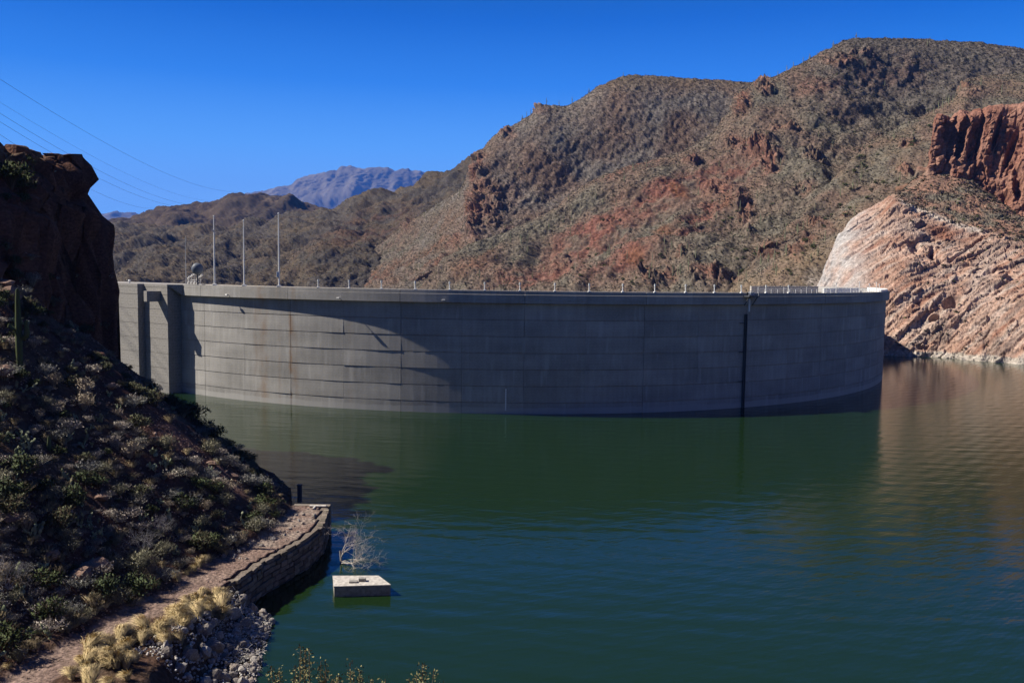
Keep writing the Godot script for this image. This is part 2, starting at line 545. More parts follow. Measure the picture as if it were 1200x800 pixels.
	loft("hill",
		[[[360, 352, 830], [450, 352, 700], [540, 352, 660], [640, 352, 670], [760, 352, 660], [960, 352, 650]],
		[[360, 346, 900], [420, 335, 850], [480, 318, 780], [545, 300, 720], [600, 300, 725], [680, 295, 730], [760, 290, 725], [960, 280, 715]],
		[[360, 342, 960], [400, 322, 960], [440, 303, 930], [490, 276, 880], [530, 253, 830], [556, 240, 790], [600, 228, 795], [680, 210, 805], [760, 200, 808], [960, 190, 800]],
		[[360, 339, 1010], [383, 327, 1010], [430, 302, 1000], [479, 267, 980], [512, 246, 950], [540, 228, 920], [552, 205, 890], [558, 189, 880], [567, 176, 882], [580, 161, 885], [592, 154, 888], [610, 143, 891], [625, 132, 894], [635, 123, 896], [648, 123, 898], [661, 124, 900], [678, 117, 903], [700, 102, 907], [720, 93, 910], [740, 88, 912], [780, 90, 914], [820, 93, 914], [880, 96, 914], [960, 102, 914]]],
		360, 960, 560, [56, 70, 60, 8], [[300, 150]],
		func(p, k, pp, t):
			var rock: float = blob(pp, spine)
			if rock > 0.0: rock *= clampf(0.75 + 1.6 * mid.get_noise_3d(p.x * 2, p.y * 2, p.z * 2), 0.0, 1.0)
			var e: float = clampf((0.92 - t) * 4.0, 0.25, 1.0)
			return k * (e * big.get_noise_3d(p.x, p.y * 0.6, p.z) * 10.0 + e * 3.2 * mid.get_noise_3d(p.x, p.y, p.z) + 1.7 * fine.get_noise_3d(p.x, p.y, p.z) + (rock * (3.0 + 5.5 * blk(cell, p.x, p.y * 0.5, p.z) + 2.6 * blk(cell2, p.x, p.y * 0.6, p.z)) if rock > 0.0 else 0.0)),
		func(p, pp):
			var n: float = patchy.get_noise_3d(p.x, p.y, p.z)
			var m: float = mid.get_noise_3d(p.x * 1.7, p.y * 1.7, p.z * 1.7)
			var c := mixc(GREY * 1.2, BRUSH * 1.05, 0.45 + 1.4 * n)
			c = mixc(c, OLIVE * 1.1, sstep(560, 500, pp.x) * (0.5 + m))
			c = mixc(c, TAN * 0.7, sstep(112, 92, pp.y) * 0.7)
			var soil := blob(pp, [[440, 322, 60, 9, 0.9, -30.0], [490, 300, 70, 9, 0.85, -30.0], [530, 262, 30, 16, 0.5], [400, 326, 22, 5, 1.0, -28.0], [480, 250, 14, 10, 0.5]])
			c = mixc(c, Vector3(0.25, 0.14, 0.095), soil * clampf(0.55 + 1.8 * m, 0.0, 1.0))
			c = mixc(c, REDROCK, blob(pp, spine) * clampf(0.7 + 1.6 * m, 0.0, 1.0))
			c *= 1.0 + 0.7 * speck.get_noise_3d(p.x, p.y, p.z)
			return Color(c.x, c.y, c.z),
		M.hill, "dark grey brown hill with a jagged rock spine")
	# --- large red hill behind the dam
	var crags := [[896, 103, 12, 10, 1.0], [872, 122, 10, 18, 1.0, 25.0], [885, 175, 26, 12, 1.0, 15.0], [905, 190, 14, 12, 1.0], [860, 165, 12, 9, 0.8], [845, 222, 24, 12, 0.9], [872, 236, 12, 14, 0.9], [925, 160, 22, 9, 0.75, 20.0], [955, 190, 18, 8, 0.7, 20.0], [812, 190, 12, 7, 0.7], [770, 330, 26, 9, 1.0], [830, 330, 24, 9, 1.0], [800, 308, 7, 8, 0.8], [985, 70, 24, 8, 0.7], [1010, 62, 18, 7, 0.6], [590, 322, 14, 8, 0.5], [720, 262, 22, 9, 0.45], [655, 300, 24, 9, 0.4], [940, 225, 18, 8, 0.6], [900, 300, 14, 10, 0.7], [880, 275, 12, 8, 0.5]]
	var scree := [[690, 275, 80, 22, 1.0, -28.0], [780, 230, 60, 16, 1.0, -25.0], [730, 310, 60, 16, 0.9, -25.0], [850, 205, 60, 20, 0.9, -15.0], [820, 250, 50, 14, 0.9, -35.0], [640, 318, 60, 18, 0.9, -10.0], [745, 200, 40, 9, 0.7, -22.0], [1040, 80, 60, 24, 0.3], [960, 100, 40, 20, 0.5]]
	loft("hill",
		[[[430, 356, 770], [480, 355, 690], [540, 354, 620], [640, 354, 560], [740, 354, 520], [840, 354, 500], [940, 354, 490], [1040, 354, 480], [1140, 354, 480], [1280, 354, 490]],
		[[430, 354, 780], [480, 346, 715], [540, 330, 655], [640, 310, 620], [740, 290, 590], [840, 275, 570], [940, 262, 555], [1040, 250, 565], [1140, 245, 575], [1280, 240, 570]],
		[[430, 352, 790], [480, 338, 740], [540, 314, 692], [640, 278, 675], [740, 240, 660], [840, 212, 655], [900, 178, 660], [940, 165, 664], [1000, 150, 672], [1060, 140, 680], [1140, 138, 685], [1280, 135, 680]],
		[[430, 350, 800], [470, 338, 772], [500, 322, 748], [540, 302, 722], [590, 280, 718], [632, 259, 724], [661, 238, 728], [687, 218, 732], [738, 198, 738], [775, 187, 743], [809, 174, 748], [826, 163, 751], [837, 155, 753], [848, 141, 756], [858, 131, 758], [876, 110, 764], [888, 98, 768], [900, 95, 770], [925, 82, 776], [960, 65, 784], [985, 50, 790], [1000, 45, 794], [1050, 45, 804], [1100, 50, 812], [1150, 52, 815], [1200, 57, 815], [1280, 68, 810]]],
		430, 1280, 760, [64, 76, 76, 8], [[260, 130]],
		func(p, k, pp, t):
			var rock: float = blob(pp, crags)
			if rock > 0.0: rock *= clampf(0.8 + 1.8 * mid.get_noise_3d(p.x * 2, p.y * 2, p.z * 2), 0.0, 1.0)
			var e: float = clampf((0.92 - t) * 4.0, 0.2, 1.0)
			var rub := blob(pp, scree)
			return k * (e * big.get_noise_3d(p.x, p.y * 0.6, p.z) * 19.0 + e * 6.0 * mid.get_noise_3d(p.x, p.y, p.z) + (1.7 + 0.9 * rub) * fine.get_noise_3d(p.x, p.y, p.z) + (rock * (2.0 + 5.5 * blk(cell, p.x * 1.2, p.y * 0.7, p.z * 1.2) + 2.8 * blk(cell2, p.x, p.y * 0.7, p.z)) if rock > 0.0 else 0.0)),
		func(p, pp):
			var n: float = patchy.get_noise_3d(p.x, p.y, p.z)
			var m: float = mid.get_noise_3d(p.x * 1.7, p.y * 1.7, p.z * 1.7)
			var c := mixc(BRUSH, OLIVE * 1.2, 0.5 + 1.6 * n)
			c = mixc(c, GREY * 0.9, sstep(170, 90, pp.y) * sstep(930, 1000, pp.x) * 0.8)
			c = mixc(c, REDSOIL, blob(pp, scree) * clampf(0.75 + 1.7 * m + 0.8 * n, 0.0, 1.0))
			c = mixc(c, ORANGE * 0.9, blob(pp, [[798, 228, 14, 8, 1.0], [775, 262, 14, 6, 0.8], [745, 308, 16, 8, 0.7], [850, 235, 12, 6, 0.7], [560, 318, 30, 7, 0.6, -28.0]]) * clampf(0.6 + 1.5 * m, 0.0, 1.0))
			c = mixc(c, REDROCK, blob(pp, crags) * clampf(0.7 + 1.6 * m, 0.0, 1.0))
			c *= 1.0 + 0.7 * speck.get_noise_3d(p.x, p.y, p.z)
			return Color(c.x, c.y, c.z),
		M.hill, "large red and olive hill rising behind the dam crest")
	# --- nearer spur that carries the red cliff
	var knobs := [[1065, 172, 14, 8, 0.7], [960, 262, 20, 8, 0.7, 25.0], [945, 285, 16, 9, 0.8], [905, 300, 14, 12, 0.8], [985, 250, 12, 6, 0.5], [1060, 200, 10, 8, 0.7], [1130, 100, 10, 10, 0.6], [860, 330, 16, 6, 0.6], [935, 300, 10, 12, 0.7], [1140, 106, 20, 6, 0.5]]
	loft("hill",
		[[[830, 362, 545], [865, 362, 480], [900, 362, 440], [960, 358, 425], [1020, 330, 430], [1100, 280, 440], [1180, 280, 440], [1290, 290, 430]],
		[[830, 358, 550], [865, 346, 500], [900, 330, 465], [960, 300, 462], [1020, 268, 470], [1100, 235, 480], [1180, 220, 480], [1290, 220, 470]],
		[[830, 355, 556], [865, 336, 515], [900, 305, 493], [960, 262, 510], [1020, 212, 530], [1100, 170, 550], [1180, 145, 560], [1290, 140, 550]],
		[[830, 353, 562], [850, 341, 538], [870, 324, 522], [900, 292, 512], [930, 262, 530], [960, 228, 550], [990, 196, 570], [1025, 166, 595], [1052, 150, 610], [1089, 132, 630], [1116, 117, 645], [1128, 100, 655], [1140, 92, 665], [1160, 89, 680], [1200, 87, 690], [1290, 74, 690]]],
		830, 1290, 500, [50, 60, 60, 6], [[110, 70]],
		func(p, k, pp, t):
			var rock: float = blob(pp, knobs)
			if rock > 0.0: rock *= clampf(0.8 + 1.8 * mid.get_noise_3d(p.x * 2, p.y * 2, p.z * 2), 0.0, 1.0)
			var e: float = clampf((0.92 - t) * 4.0, 0.2, 1.0)
			return k * (e * big.get_noise_3d(p.x * 1.5, p.y, p.z * 1.5) * 6.0 + e * 3.5 * mid.get_noise_3d(p.x * 1.2, p.y, p.z * 1.2) + 1.3 * fine.get_noise_3d(p.x, p.y, p.z) + (rock * (1.5 + 4.0 * blk(cell, p.x * 1.3, p.y * 0.8, p.z * 1.3) + 2.2 * blk(cell2, p.x, p.y * 0.7, p.z)) if rock > 0.0 else 0.0)),
		func(p, pp):
			var n: float = patchy.get_noise_3d(p.x * 1.5, p.y * 1.5, p.z * 1.5)
			var m: float = mid.get_noise_3d(p.x * 1.7, p.y * 1.7, p.z * 1.7)
			var c := mixc(BRUSH * 1.05, OLIVE * 1.25, 0.5 + 1.6 * n)
			c = mixc(c, TAN * 0.8, clampf(m * 1.4 + 0.1, 0.0, 0.5))
			c = mixc(c, TAN * 1.05, blob(pp, [[930, 318, 70, 13, 1.0, -28.0], [900, 332, 50, 8, 1.0, -20.0]]) * clampf(0.75 + 1.4 * m, 0.0, 1.0))
			c = mixc(c, REDROCK, blob(pp, knobs) * clampf(0.7 + 1.6 * m, 0.0, 1.0))
			c = mixc(c, PALE * 0.75, blob(pp, [[958, 326, 16, 14, 1.0]]) * clampf(0.7 + 1.5 * m, 0.0, 1.0))
			c *= 1.0 + 0.5 * speck.get_noise_3d(p.x * 1.3, p.y * 1.3, p.z * 1.3)
			return Color(c.x, c.y, c.z),
		M.hill, "sunlit olive spur between red hill and pale canyon wall")

func build_right_bank() -> void:
	var mid := noise(42, 1.0 / 22.0, 4)
	var fine := noise(43, 1.0 / 6.0, 4)
	var speck := noise(44, 1.0 / 2.2, 3)
	var cell := cells(45, 1.0 / 6.0)
	var cell2 := cells(46, 1.0 / 2.4)
	var ridged := noise(47, 1.0 / 7.0, 3, FastNoiseLite.TYPE_SIMPLEX_SMOOTH, FastNoiseLite.FRACTAL_RIDGED)
	var dirn := func(p: Vector3) -> Vector3:               # strata that climb to the right at about sixty degrees
		var a := p.x * 0.61 + p.z * 0.79
		var s := a * 0.87 - p.y * 0.5
		var t := a * 0.5 + p.y * 0.87
		return Vector3(s, t * 0.2, (p.x * 0.79 - p.z * 0.61) * 0.2)
	# pixel lines of the cut edge, the bench and the slope above
	loft("canyon_wall",
		[[[940, 372, 388], [1000, 420, 350], [1030, 424, 342], [1065, 427, 337], [1100, 430, 333], [1150, 434, 320], [1200, 440, 308], [1300, 452, 282]],
		[[940, 366, 392], [970, 352, 390], [1000, 346, 368], [1050, 340, 358], [1100, 345, 353], [1150, 352, 345], [1200, 360, 332], [1300, 375, 305]],
		[[940, 360, 396], [968, 336, 402], [978, 305, 405], [990, 286, 406], [1005, 276, 405], [1040, 278, 397], [1075, 274, 392], [1100, 285, 386], [1150, 305, 372], [1200, 325, 356], [1300, 350, 325]],
		[[940, 358, 400], [966, 334, 408], [976, 302, 412], [988, 276, 414], [999, 260, 415], [1012, 254, 415], [1032, 247, 414], [1048, 236, 414], [1060, 238, 412], [1082, 251, 408], [1110, 261, 402], [1150, 271, 392], [1200, 285, 380], [1300, 310, 350]],
		[[940, 357, 410], [966, 334, 420], [980, 298, 430], [999, 258, 440], [1030, 240, 445], [1060, 222, 452], [1090, 202, 460], [1130, 207, 456], [1160, 228, 444], [1200, 256, 424], [1300, 285, 390]]],
		940, 1300, 560, [70, 70, 34, 50, 8, 4], [[40, 8], [60, 60]],
		func(p, k, pp, t):
			var q: Vector3 = dirn.call(p)
			var e: float = clampf((pp.x - 985.0) / 60.0, 0.4, 1.0)
			var lower := sstep(0.78, 0.6, t)
			var hole := blob(pp, [[1116, 356, 11, 7, 1.0, -20.0], [1096, 374, 7, 4, 1.0, -10.0], [1072, 292, 7, 8, 0.7, -40.0], [1092, 299, 4, 8, 0.7]])
			var calm: float = 1.0 - 0.45 * sstep(2.0, -6.0, pp.y - 236.0 - (pp.x - 1048.0) * 0.35) * sstep(1040, 1062, pp.x)
			var ledge: float = 1.5 * sstep(271.0, 277.0, pp.y) * sstep(1085.0, 1065.0, pp.x)
			return k * (1.2 * mid.get_noise_3d(p.x, p.y, p.z) + ledge + e * (0.7 * ridged.get_noise_3d(q.x, q.y, q.z) + 1.35 * blk(cell, q.x * 0.8, q.y * 1.3, q.z) * (0.45 + lower * 0.55) + 0.8 * blk(cell2, q.x * 0.8, q.y * 1.8, q.z * 2.0) + 0.3 * blk(cell2, p.x * 2.4, p.y * 2.4, p.z * 2.4)) * calm + 0.35 * fine.get_noise_3d(p.x, p.y, p.z) - 4.5 * hole),
		func(p, pp):
			var q: Vector3 = dirn.call(p)
			var m: float = mid.get_noise_3d(p.x * 1.3, p.y * 1.3, p.z * 1.3)
			var st: float = fine.get_noise_3d(q.x * 1.6, q.y * 1.2, q.z)
			var c := mixc(PINK * 1.12, Vector3(0.49, 0.32, 0.24), 0.5 + 1.3 * m)
			c = mixc(c, Vector3(0.33, 0.15, 0.10), clampf(st * 1.6 - 0.05, 0.0, 0.8))
			c = mixc(c, PALE, clampf(-st * 1.5 - 0.1, 0.0, 0.7))
			c = mixc(c, Vector3(0.54, 0.51, 0.49), sstep(1035, 985, pp.x) * clampf(0.85 + 1.2 * m, 0.0, 1.0))
			c = mixc(c, PALE * 1.02, blob(pp, [[1075, 270, 60, 14, 0.5], [1150, 320, 14, 40, 0.6, 25.0]]) * clampf(0.6 + 1.6 * st, 0.0, 1.0))
			c = mixc(c, Vector3(0.22, 0.17, 0.15), clampf(-0.15 + 1.7 * fine.get_noise_3d(q.x * 0.8 + 40.0, q.y * 2.0, q.z), 0.0, 0.7) * sstep(1040, 1060, pp.x))
			var line: float = 236.0 + (pp.x - 1048.0) * 0.35         # old road berm; brush slope above it
			var above: float = sstep(line + 2.0, line - 6.0, pp.y) * sstep(1040, 1062, pp.x)
			c = mixc(c, mixc(Vector3(0.34, 0.205, 0.15), OLIVE * 1.2, 0.3 + 1.8 * m), above)
			c = mixc(c, Vector3(0.27, 0.12, 0.08), blob(pp, [[1110, 274, 36, 12, 0.9, 15.0]]) * clampf(0.8 + m, 0.0, 1.0))
			c = mixc(c, PALE, sstep(5.0, 1.0, absf(pp.y - line - 1.0)) * sstep(1050, 1060, pp.x) * sstep(1160, 1145, pp.x) * 0.85)
			var ring: float = 2.1 + 0.8 * fine.get_noise_3d(p.x, p.y, p.z)
			c = mixc(c, Vector3(0.56, 0.51, 0.45), sstep(ring + 0.4, ring - 0.3, p.y) * 0.9)
			c *= 1.0 + 0.4 * speck.get_noise_3d(p.x, p.y, p.z)
			return Color(c.x, c.y, c.z),
		M.cliff, "sunlit pinkish rock wall of the canyon where dam ends")
	# red cliff above
	var colw := cells(48, 1.0 / 12.0)
	loft("rock_cliff",
		[[[1050, 235, 452], [1075, 235, 453], [1092, 225, 452], [1120, 212, 452], [1150, 228, 448], [1180, 246, 440], [1210, 262, 430], [1300, 280, 405]],
		[[1050, 228, 455], [1075, 222, 456], [1091, 196, 455], [1120, 192, 458], [1150, 206, 454], [1180, 222, 446], [1210, 236, 438], [1300, 250, 412]],
		[[1050, 224, 457], [1074, 212, 458], [1080, 204, 459], [1088, 200, 460], [1093, 162, 459], [1120, 160, 466], [1150, 165, 462], [1180, 172, 456], [1210, 178, 448], [1300, 185, 424]],
		[[1050, 222, 460], [1071, 214, 460], [1075, 200, 461], [1087, 198, 462], [1091, 184, 462], [1095, 142, 463], [1102, 137, 464], [1116, 138, 467], [1124, 133, 468], [1136, 136, 470], [1145, 132, 470], [1158, 130, 469], [1175, 126, 468], [1190, 124, 466], [1210, 119, 460], [1240, 112, 450], [1300, 104, 436]]],
		1050, 1300, 420, [30, 60, 70, 14, 6], [[16, -1.5], [50, 30]],
		func(p, k, pp, t):
			var f := sstep(1078, 1098, pp.x) * clampf((0.93 - t) * 6.0, 0.3, 1.0)
			var cleft := blob(pp, [[1124, 165, 6, 24, 1.0, 12.0], [1140, 170, 7, 26, 1.0, 14.0], [1112, 150, 4, 14, 0.7, 10.0], [1186, 170, 4, 24, 0.8, 18.0], [1168, 155, 3, 20, 0.7, 15.0], [1193, 215, 6, 18, 0.9], [1180, 232, 6, 9, 0.8]])
			var a: float = p.x * 0.94 + p.z * 0.33 - p.y * 0.25
			return k * (f * (3.6 * blk(colw, a, p.y * 0.2, 0.0) - 1.6 + 1.3 * blk(cell, a * 1.3, p.y * 0.45, p.z) + 0.9 * blk(cell2, a, p.y * 0.8, p.z)) + 0.9 * fine.get_noise_3d(p.x, p.y, p.z) - 6.5 * cleft),
		func(p, pp):
			var m: float = mid.get_noise_3d(p.x * 1.3, p.y * 0.6, p.z * 1.3)
			var c := mixc(Vector3(0.33, 0.16, 0.115), Vector3(0.41, 0.225, 0.165), 0.5 + 1.4 * m)
			c = mixc(c, Vector3(0.235, 0.11, 0.08), clampf(fine.get_noise_3d(p.x * 1.2, p.y * 0.4, p.z) * 1.8, 0.0, 0.8))
			c = mixc(c, mixc(Vector3(0.26, 0.15, 0.10), OLIVE * 1.4, 0.5 + 1.8 * m), sstep(1100, 1070, pp.x) * sstep(190, 205, pp.y))
			c *= 1.0 + 0.4 * speck.get_noise_3d(p.x, p.y, p.z)
			return Color(c.x, c.y, c.z),
		M.cliff, "tall red columnar cliff above the pale canyon wall")

# ---------------------------------------------------------------- near left hillside
var shore_tab := [[-40, 60, 60, -32, 7.0], [10, 40, 40, -31, 6.5], [30, 15, -22, -31, 6.2], [45, -10, -29.5, -32, 5.5], [55, -17, -29, -31.4, 4.8], [62, -19, -28.3, -30.5, 4.2], [67, -20, -27.4, -29.8, 3.8], [71, -20.8, -26.3, -29, 3.4], [72.4, -24.2, -25.1, -28.8, 3.3], [76, -24.1, -24.1, -28.5, 3.25], [80, -23.4, -23.4, -27.5, 3.2], [82.7, -22.3, -22.3, -26.4, 3.2], [86.6, -21.1, -21.1, -25.5, 3.2], [91, -20.5, -20.5, -25.3, 3.2], [96.9, -21.2, -21.2, -25.2, 3.2], [98.9, -21.6, -21.6, -25.3, 3.2], [99.6, -25.6, -25.6, -26, 2.6], [104, -27.4, -27.4, -28, 0.8], [110, -28.6, -28.6, -29, 0.6], [117, -30.5, -30.5, -31, 0.6], [127, -36, -36, -37, 0.6], [134, -50, -50, -51, 0.6], [140, -70, -70, -71, 0.6], [146, -100, -100, -101, 0.6], [150, -140, -140, -141, 0.6], [170, -200, -200, -201, 0.6]]
func shore(d: float) -> Array:
	var k := 0
	while k < shore_tab.size() - 2 and d > shore_tab[k + 1][0]: k += 1
	var a: Array = shore_tab[k]
	var b: Array = shore_tab[k + 1]
	var t: float = clampf((d - a[0]) / (b[0] - a[0]), 0.0, 1.0)
	return [lerpf(a[1], b[1], t), lerpf(a[2], b[2], t), lerpf(a[3], b[3], t), lerpf(a[4], b[4], t)]
var n_roll := noise(51, 1.0 / 26.0, 3)
var n_bump := noise(52, 1.0 / 5.0, 4)
var cliff_line := PackedVector2Array([Vector2(-67.0, -130), Vector2(-65.2, -122), Vector2(-61.4, -115.5), Vector2(-61.2, -109), Vector2(-62.5, -104), Vector2(-70, -101.5), Vector2(-80, -98), Vector2(-150, -90), Vector2(-150, -170), Vector2(-64, -140)])
func cliff_in(x: float, z: float) -> float:               # metres inside the cliff's edge (negative outside)
	var p := Vector2(x, z)
	var best := 1e9
	for k in cliff_line.size():
		var q := Geometry2D.get_closest_point_to_segment(p, cliff_line[k], cliff_line[(k + 1) % cliff_line.size()])
		best = minf(best, q.distance_to(p))
	return best if Geometry2D.is_point_in_polygon(p, cliff_line) else -best
func land(x: float, z: float) -> float:
	var d := -z
	var s := shore(d)
	var y := -4.0
	var k := lerpf(0.80, 0.77, sstep(88, 118, d))
	if x <= s[2]:
		var t: float = s[2] - x
		y = s[3] + k * t - 0.9 * (1.0 - exp(-t / 3.0)) + clampf(t / 6.0, 0.0, 1.0) * 1.5 * n_roll.get_noise_2d(x, z)
		if t > 70.0: y = s[3] + k * 70.0 + (t - 70.0) * 0.3
	elif x <= s[1]:
		y = s[3]
	elif s[0] - s[1] > 0.4:
		var f: float = (x - s[1]) / (s[0] - s[1])
		if f > 1.0: y = -0.55 * (x - s[0])
		elif f < 0.42: y = s[3] - 0.7 * f / 0.42
		elif f < 0.62: y = lerpf(s[3] - 0.7, 1.1, (f - 0.42) / 0.2)
		else: y = 1.1 * (1.0 - f) / 0.38
	if s[0] - s[1] < 0.4 and d > 72.3 and d < 99.0 and x > s[1] - 0.45: y = -3.0
	y = maxf(y, -4.0)
	# bank below the viewpoint
	var m := 29.35 if d < 0.4 else 29.35 - 0.60 * (d - 0.4)
	y = maxf(y, maxf(m, -4.0))
	if x < -44.0 and d > 85.0:
		var ci := cliff_in(x, z)
		if ci > -0.5:
			var crest := 34.6 + 1.5 * clampf(-57.0 - x, 0.0, 4.5) + 0.85 * clampf(-61.5 - x, 0.0, 6.0) + 0.2 * clampf(-67.5 - x, 0.0, 60.0) + 1.4 * n_bump.get_noise_2d(x * 0.8, z * 0.8)
			var sf := (crest + 1.2 * n_roll.get_noise_2d(x * 2.0, z * 2.0)) / 2.3
			crest = lerpf(crest, 2.3 * (floorf(sf) - 0.3 + smoothstep(0.55, 1.0, sf - floorf(sf))), 0.7)
			var f := clampf(0.62 * clampf((ci + 0.5) / 1.5, 0.0, 1.0) + 0.38 * clampf((ci - 0.6) / 3.2, 0.0, 1.0), 0.0, 1.0)
			y = maxf(y, lerpf(y, crest, f * (1.0 if crest > y else 0.0)))
	return y
func near_colour(x: float, z: float, y: float, steep: float) -> Vector3:
	var d := -z
	var s := shore(d)
	var n := n_bump.get_noise_2d(x * 1.3 + 50.0, z * 1.3)
	var g := n_roll.get_noise_2d(x * 1.6, z * 1.6 + 70.0)
	var c := mixc(Vector3(0.125, 0.08, 0.06), Vector3(0.165, 0.115, 0.08), 0.5 + 1.4 * n)
	c = mixc(c, Vector3(0.14, 0.072, 0.055), 0.4 + 1.6 * g)
	if d > 50 and d < 100 and x < s[1] + 0.3 and x > s[2] - 0.4:
		c = mixc(c, mixc(Vector3(0.31, 0.215, 0.18), Vector3(0.37, 0.27, 0.225), 0.5 + n), 0.9)
		if d > 84: c = mixc(c, Vector3(0.40, 0.32, 0.27), 0.5 + n * 1.5)
	# slide of purple-brown rubble near the point
	var px := to_px(Vector3(x, y, z))
	c = mixc(c, Vector3(0.20, 0.115, 0.10), blob(px, [[215, 520, 60, 16, 1.0, 42.0], [262, 560, 40, 12, 1.0, 50.0]]) * clampf(0.8 + n, 0.0, 1.0))
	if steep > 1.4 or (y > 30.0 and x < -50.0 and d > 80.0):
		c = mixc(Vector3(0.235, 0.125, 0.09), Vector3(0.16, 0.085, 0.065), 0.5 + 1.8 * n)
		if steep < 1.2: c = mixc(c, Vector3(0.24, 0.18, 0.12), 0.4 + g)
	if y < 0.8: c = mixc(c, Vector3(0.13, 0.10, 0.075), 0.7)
	return c
func build_near_hill() -> void:
	var x0 := -118.0
	var x1 := 45.0
	var z0 := -152.0
	var z1 := 14.0
	var st := 0.45
	var nu := int((x1 - x0) / st) + 1
	var nv := int((z1 - z0) / st) + 1
	var v := PackedVector3Array(); v.resize(nu * nv)
	var c := PackedColorArray(); c.resize(nu * nv)
	var blocks := cells(53, 1.0 / 4.5)
	var blocks2 := cells(54, 1.0 / 1.8)
	var dx := noise(55, 1.0 / 3.0, 3)
	var dz := noise(56, 1.0 / 3.0, 3)
	for j in nv:
		for i in nu:
			var x := x0 + i * st
			var z := z0 + j * st
			v[j * nu + i] = Vector3(x, land(x, z), z)
	var w := v.duplicate()
	for j in nv:
		for i in nu:
			var q := j * nu + i
			var p := v[q]
			var gx: float = (v[j * nu + mini(i + 1, nu - 1)].y - v[j * nu + maxi(i - 1, 0)].y) / (2.0 * st)
			var gz: float = (v[mini(j + 1, nv - 1) * nu + i].y - v[maxi(j - 1, 0) * nu + i].y) / (2.0 * st)
			var steep := sqrt(gx * gx + gz * gz)
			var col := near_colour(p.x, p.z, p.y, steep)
			var d := -p.z
			var s := shore(d)
			var onpath: bool = p.x > s[2] - 0.3 and d > 45.0
			var a := 0.10 if onpath else 0.45
			var rocky := 0.0
			if d > 80.0 and p.x < -45.0: rocky = clampf(maxf((steep - 1.0) * 0.9, (p.y - 31.0) / 6.0), 0.0, 1.0)
			var nn := Vector3(-gx, 1.0, -gz).normalized()
			var off := Vector3(dx.get_noise_3d(p.x, p.y, p.z), 0.8 * n_bump.get_noise_2d(p.x, p.z), dz.get_noise_3d(p.x, p.y, p.z)) * a
			if rocky > 0.0:
				off += Vector3(nn.x, 0.25, nn.z) * rocky * (2.2 * blk(blocks, p.x, p.y * 0.5, p.z) + 1.4 * blk(blocks2, p.x, p.y * 0.7, p.z) - 0.9)
				off += Vector3(0, rocky * (0.5 * blk(blocks, p.x + 30, p.y, p.z) + 0.4 * blk(blocks2, p.x + 30, p.y, p.z)), 0)
			w[q] = p + off
			col *= 1.0 + 0.3 * n_bump.get_noise_2d(p.x * 4.0, p.z * 4.0)
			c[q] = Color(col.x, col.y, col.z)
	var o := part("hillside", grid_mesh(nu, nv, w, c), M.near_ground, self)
	tag(o, "steep shaded hillside with rocky cliff and footpath beside lake", "", "", "structure")


func build_far_shore() -> void:                            # canyon hills round the lake behind and beside the viewpoint
	var big := noise(91, 1.0 / 150.0, 4)
	var mid := noise(92, 1.0 / 30.0, 4)
	var nu := 150
	var nv := 40
	var v := PackedVector3Array()
	var c := PackedColorArray()
	for j in nv:
		for i in nu:
			var az := deg_to_rad(lerpf(52.0, 292.0, float(i) / (nu - 1)))
			var t := float(j) / (nv - 1)
			var r := lerpf(290.0, 900.0, t) + 60.0 * sin(az * 3.0)
			var p := Vector3(sin(az) * r, 0, -cos(az) * r)
			p.y = -6.0 + 175.0 * sin(minf(t * 1.25, 1.0) * PI * 0.5) - 60.0 * maxf(t - 0.8, 0.0) + t * (70.0 * big.get_noise_2d(p.x, p.z) + 12.0 * mid.get_noise_2d(p.x, p.z))
			v.append(p)
			var q := mixc(OLIVE, BRUSH, 0.3 + mid.get_noise_2d(p.x + 99.0, p.z))
			c.append(Color(q.x, q.y, q.z))
	var o := part("hill", grid_mesh(nu, nv, v, c), M.hill, self)
	tag(o, "brushy canyon hills enclosing the lake behind the viewpoint", "", "", "structure")

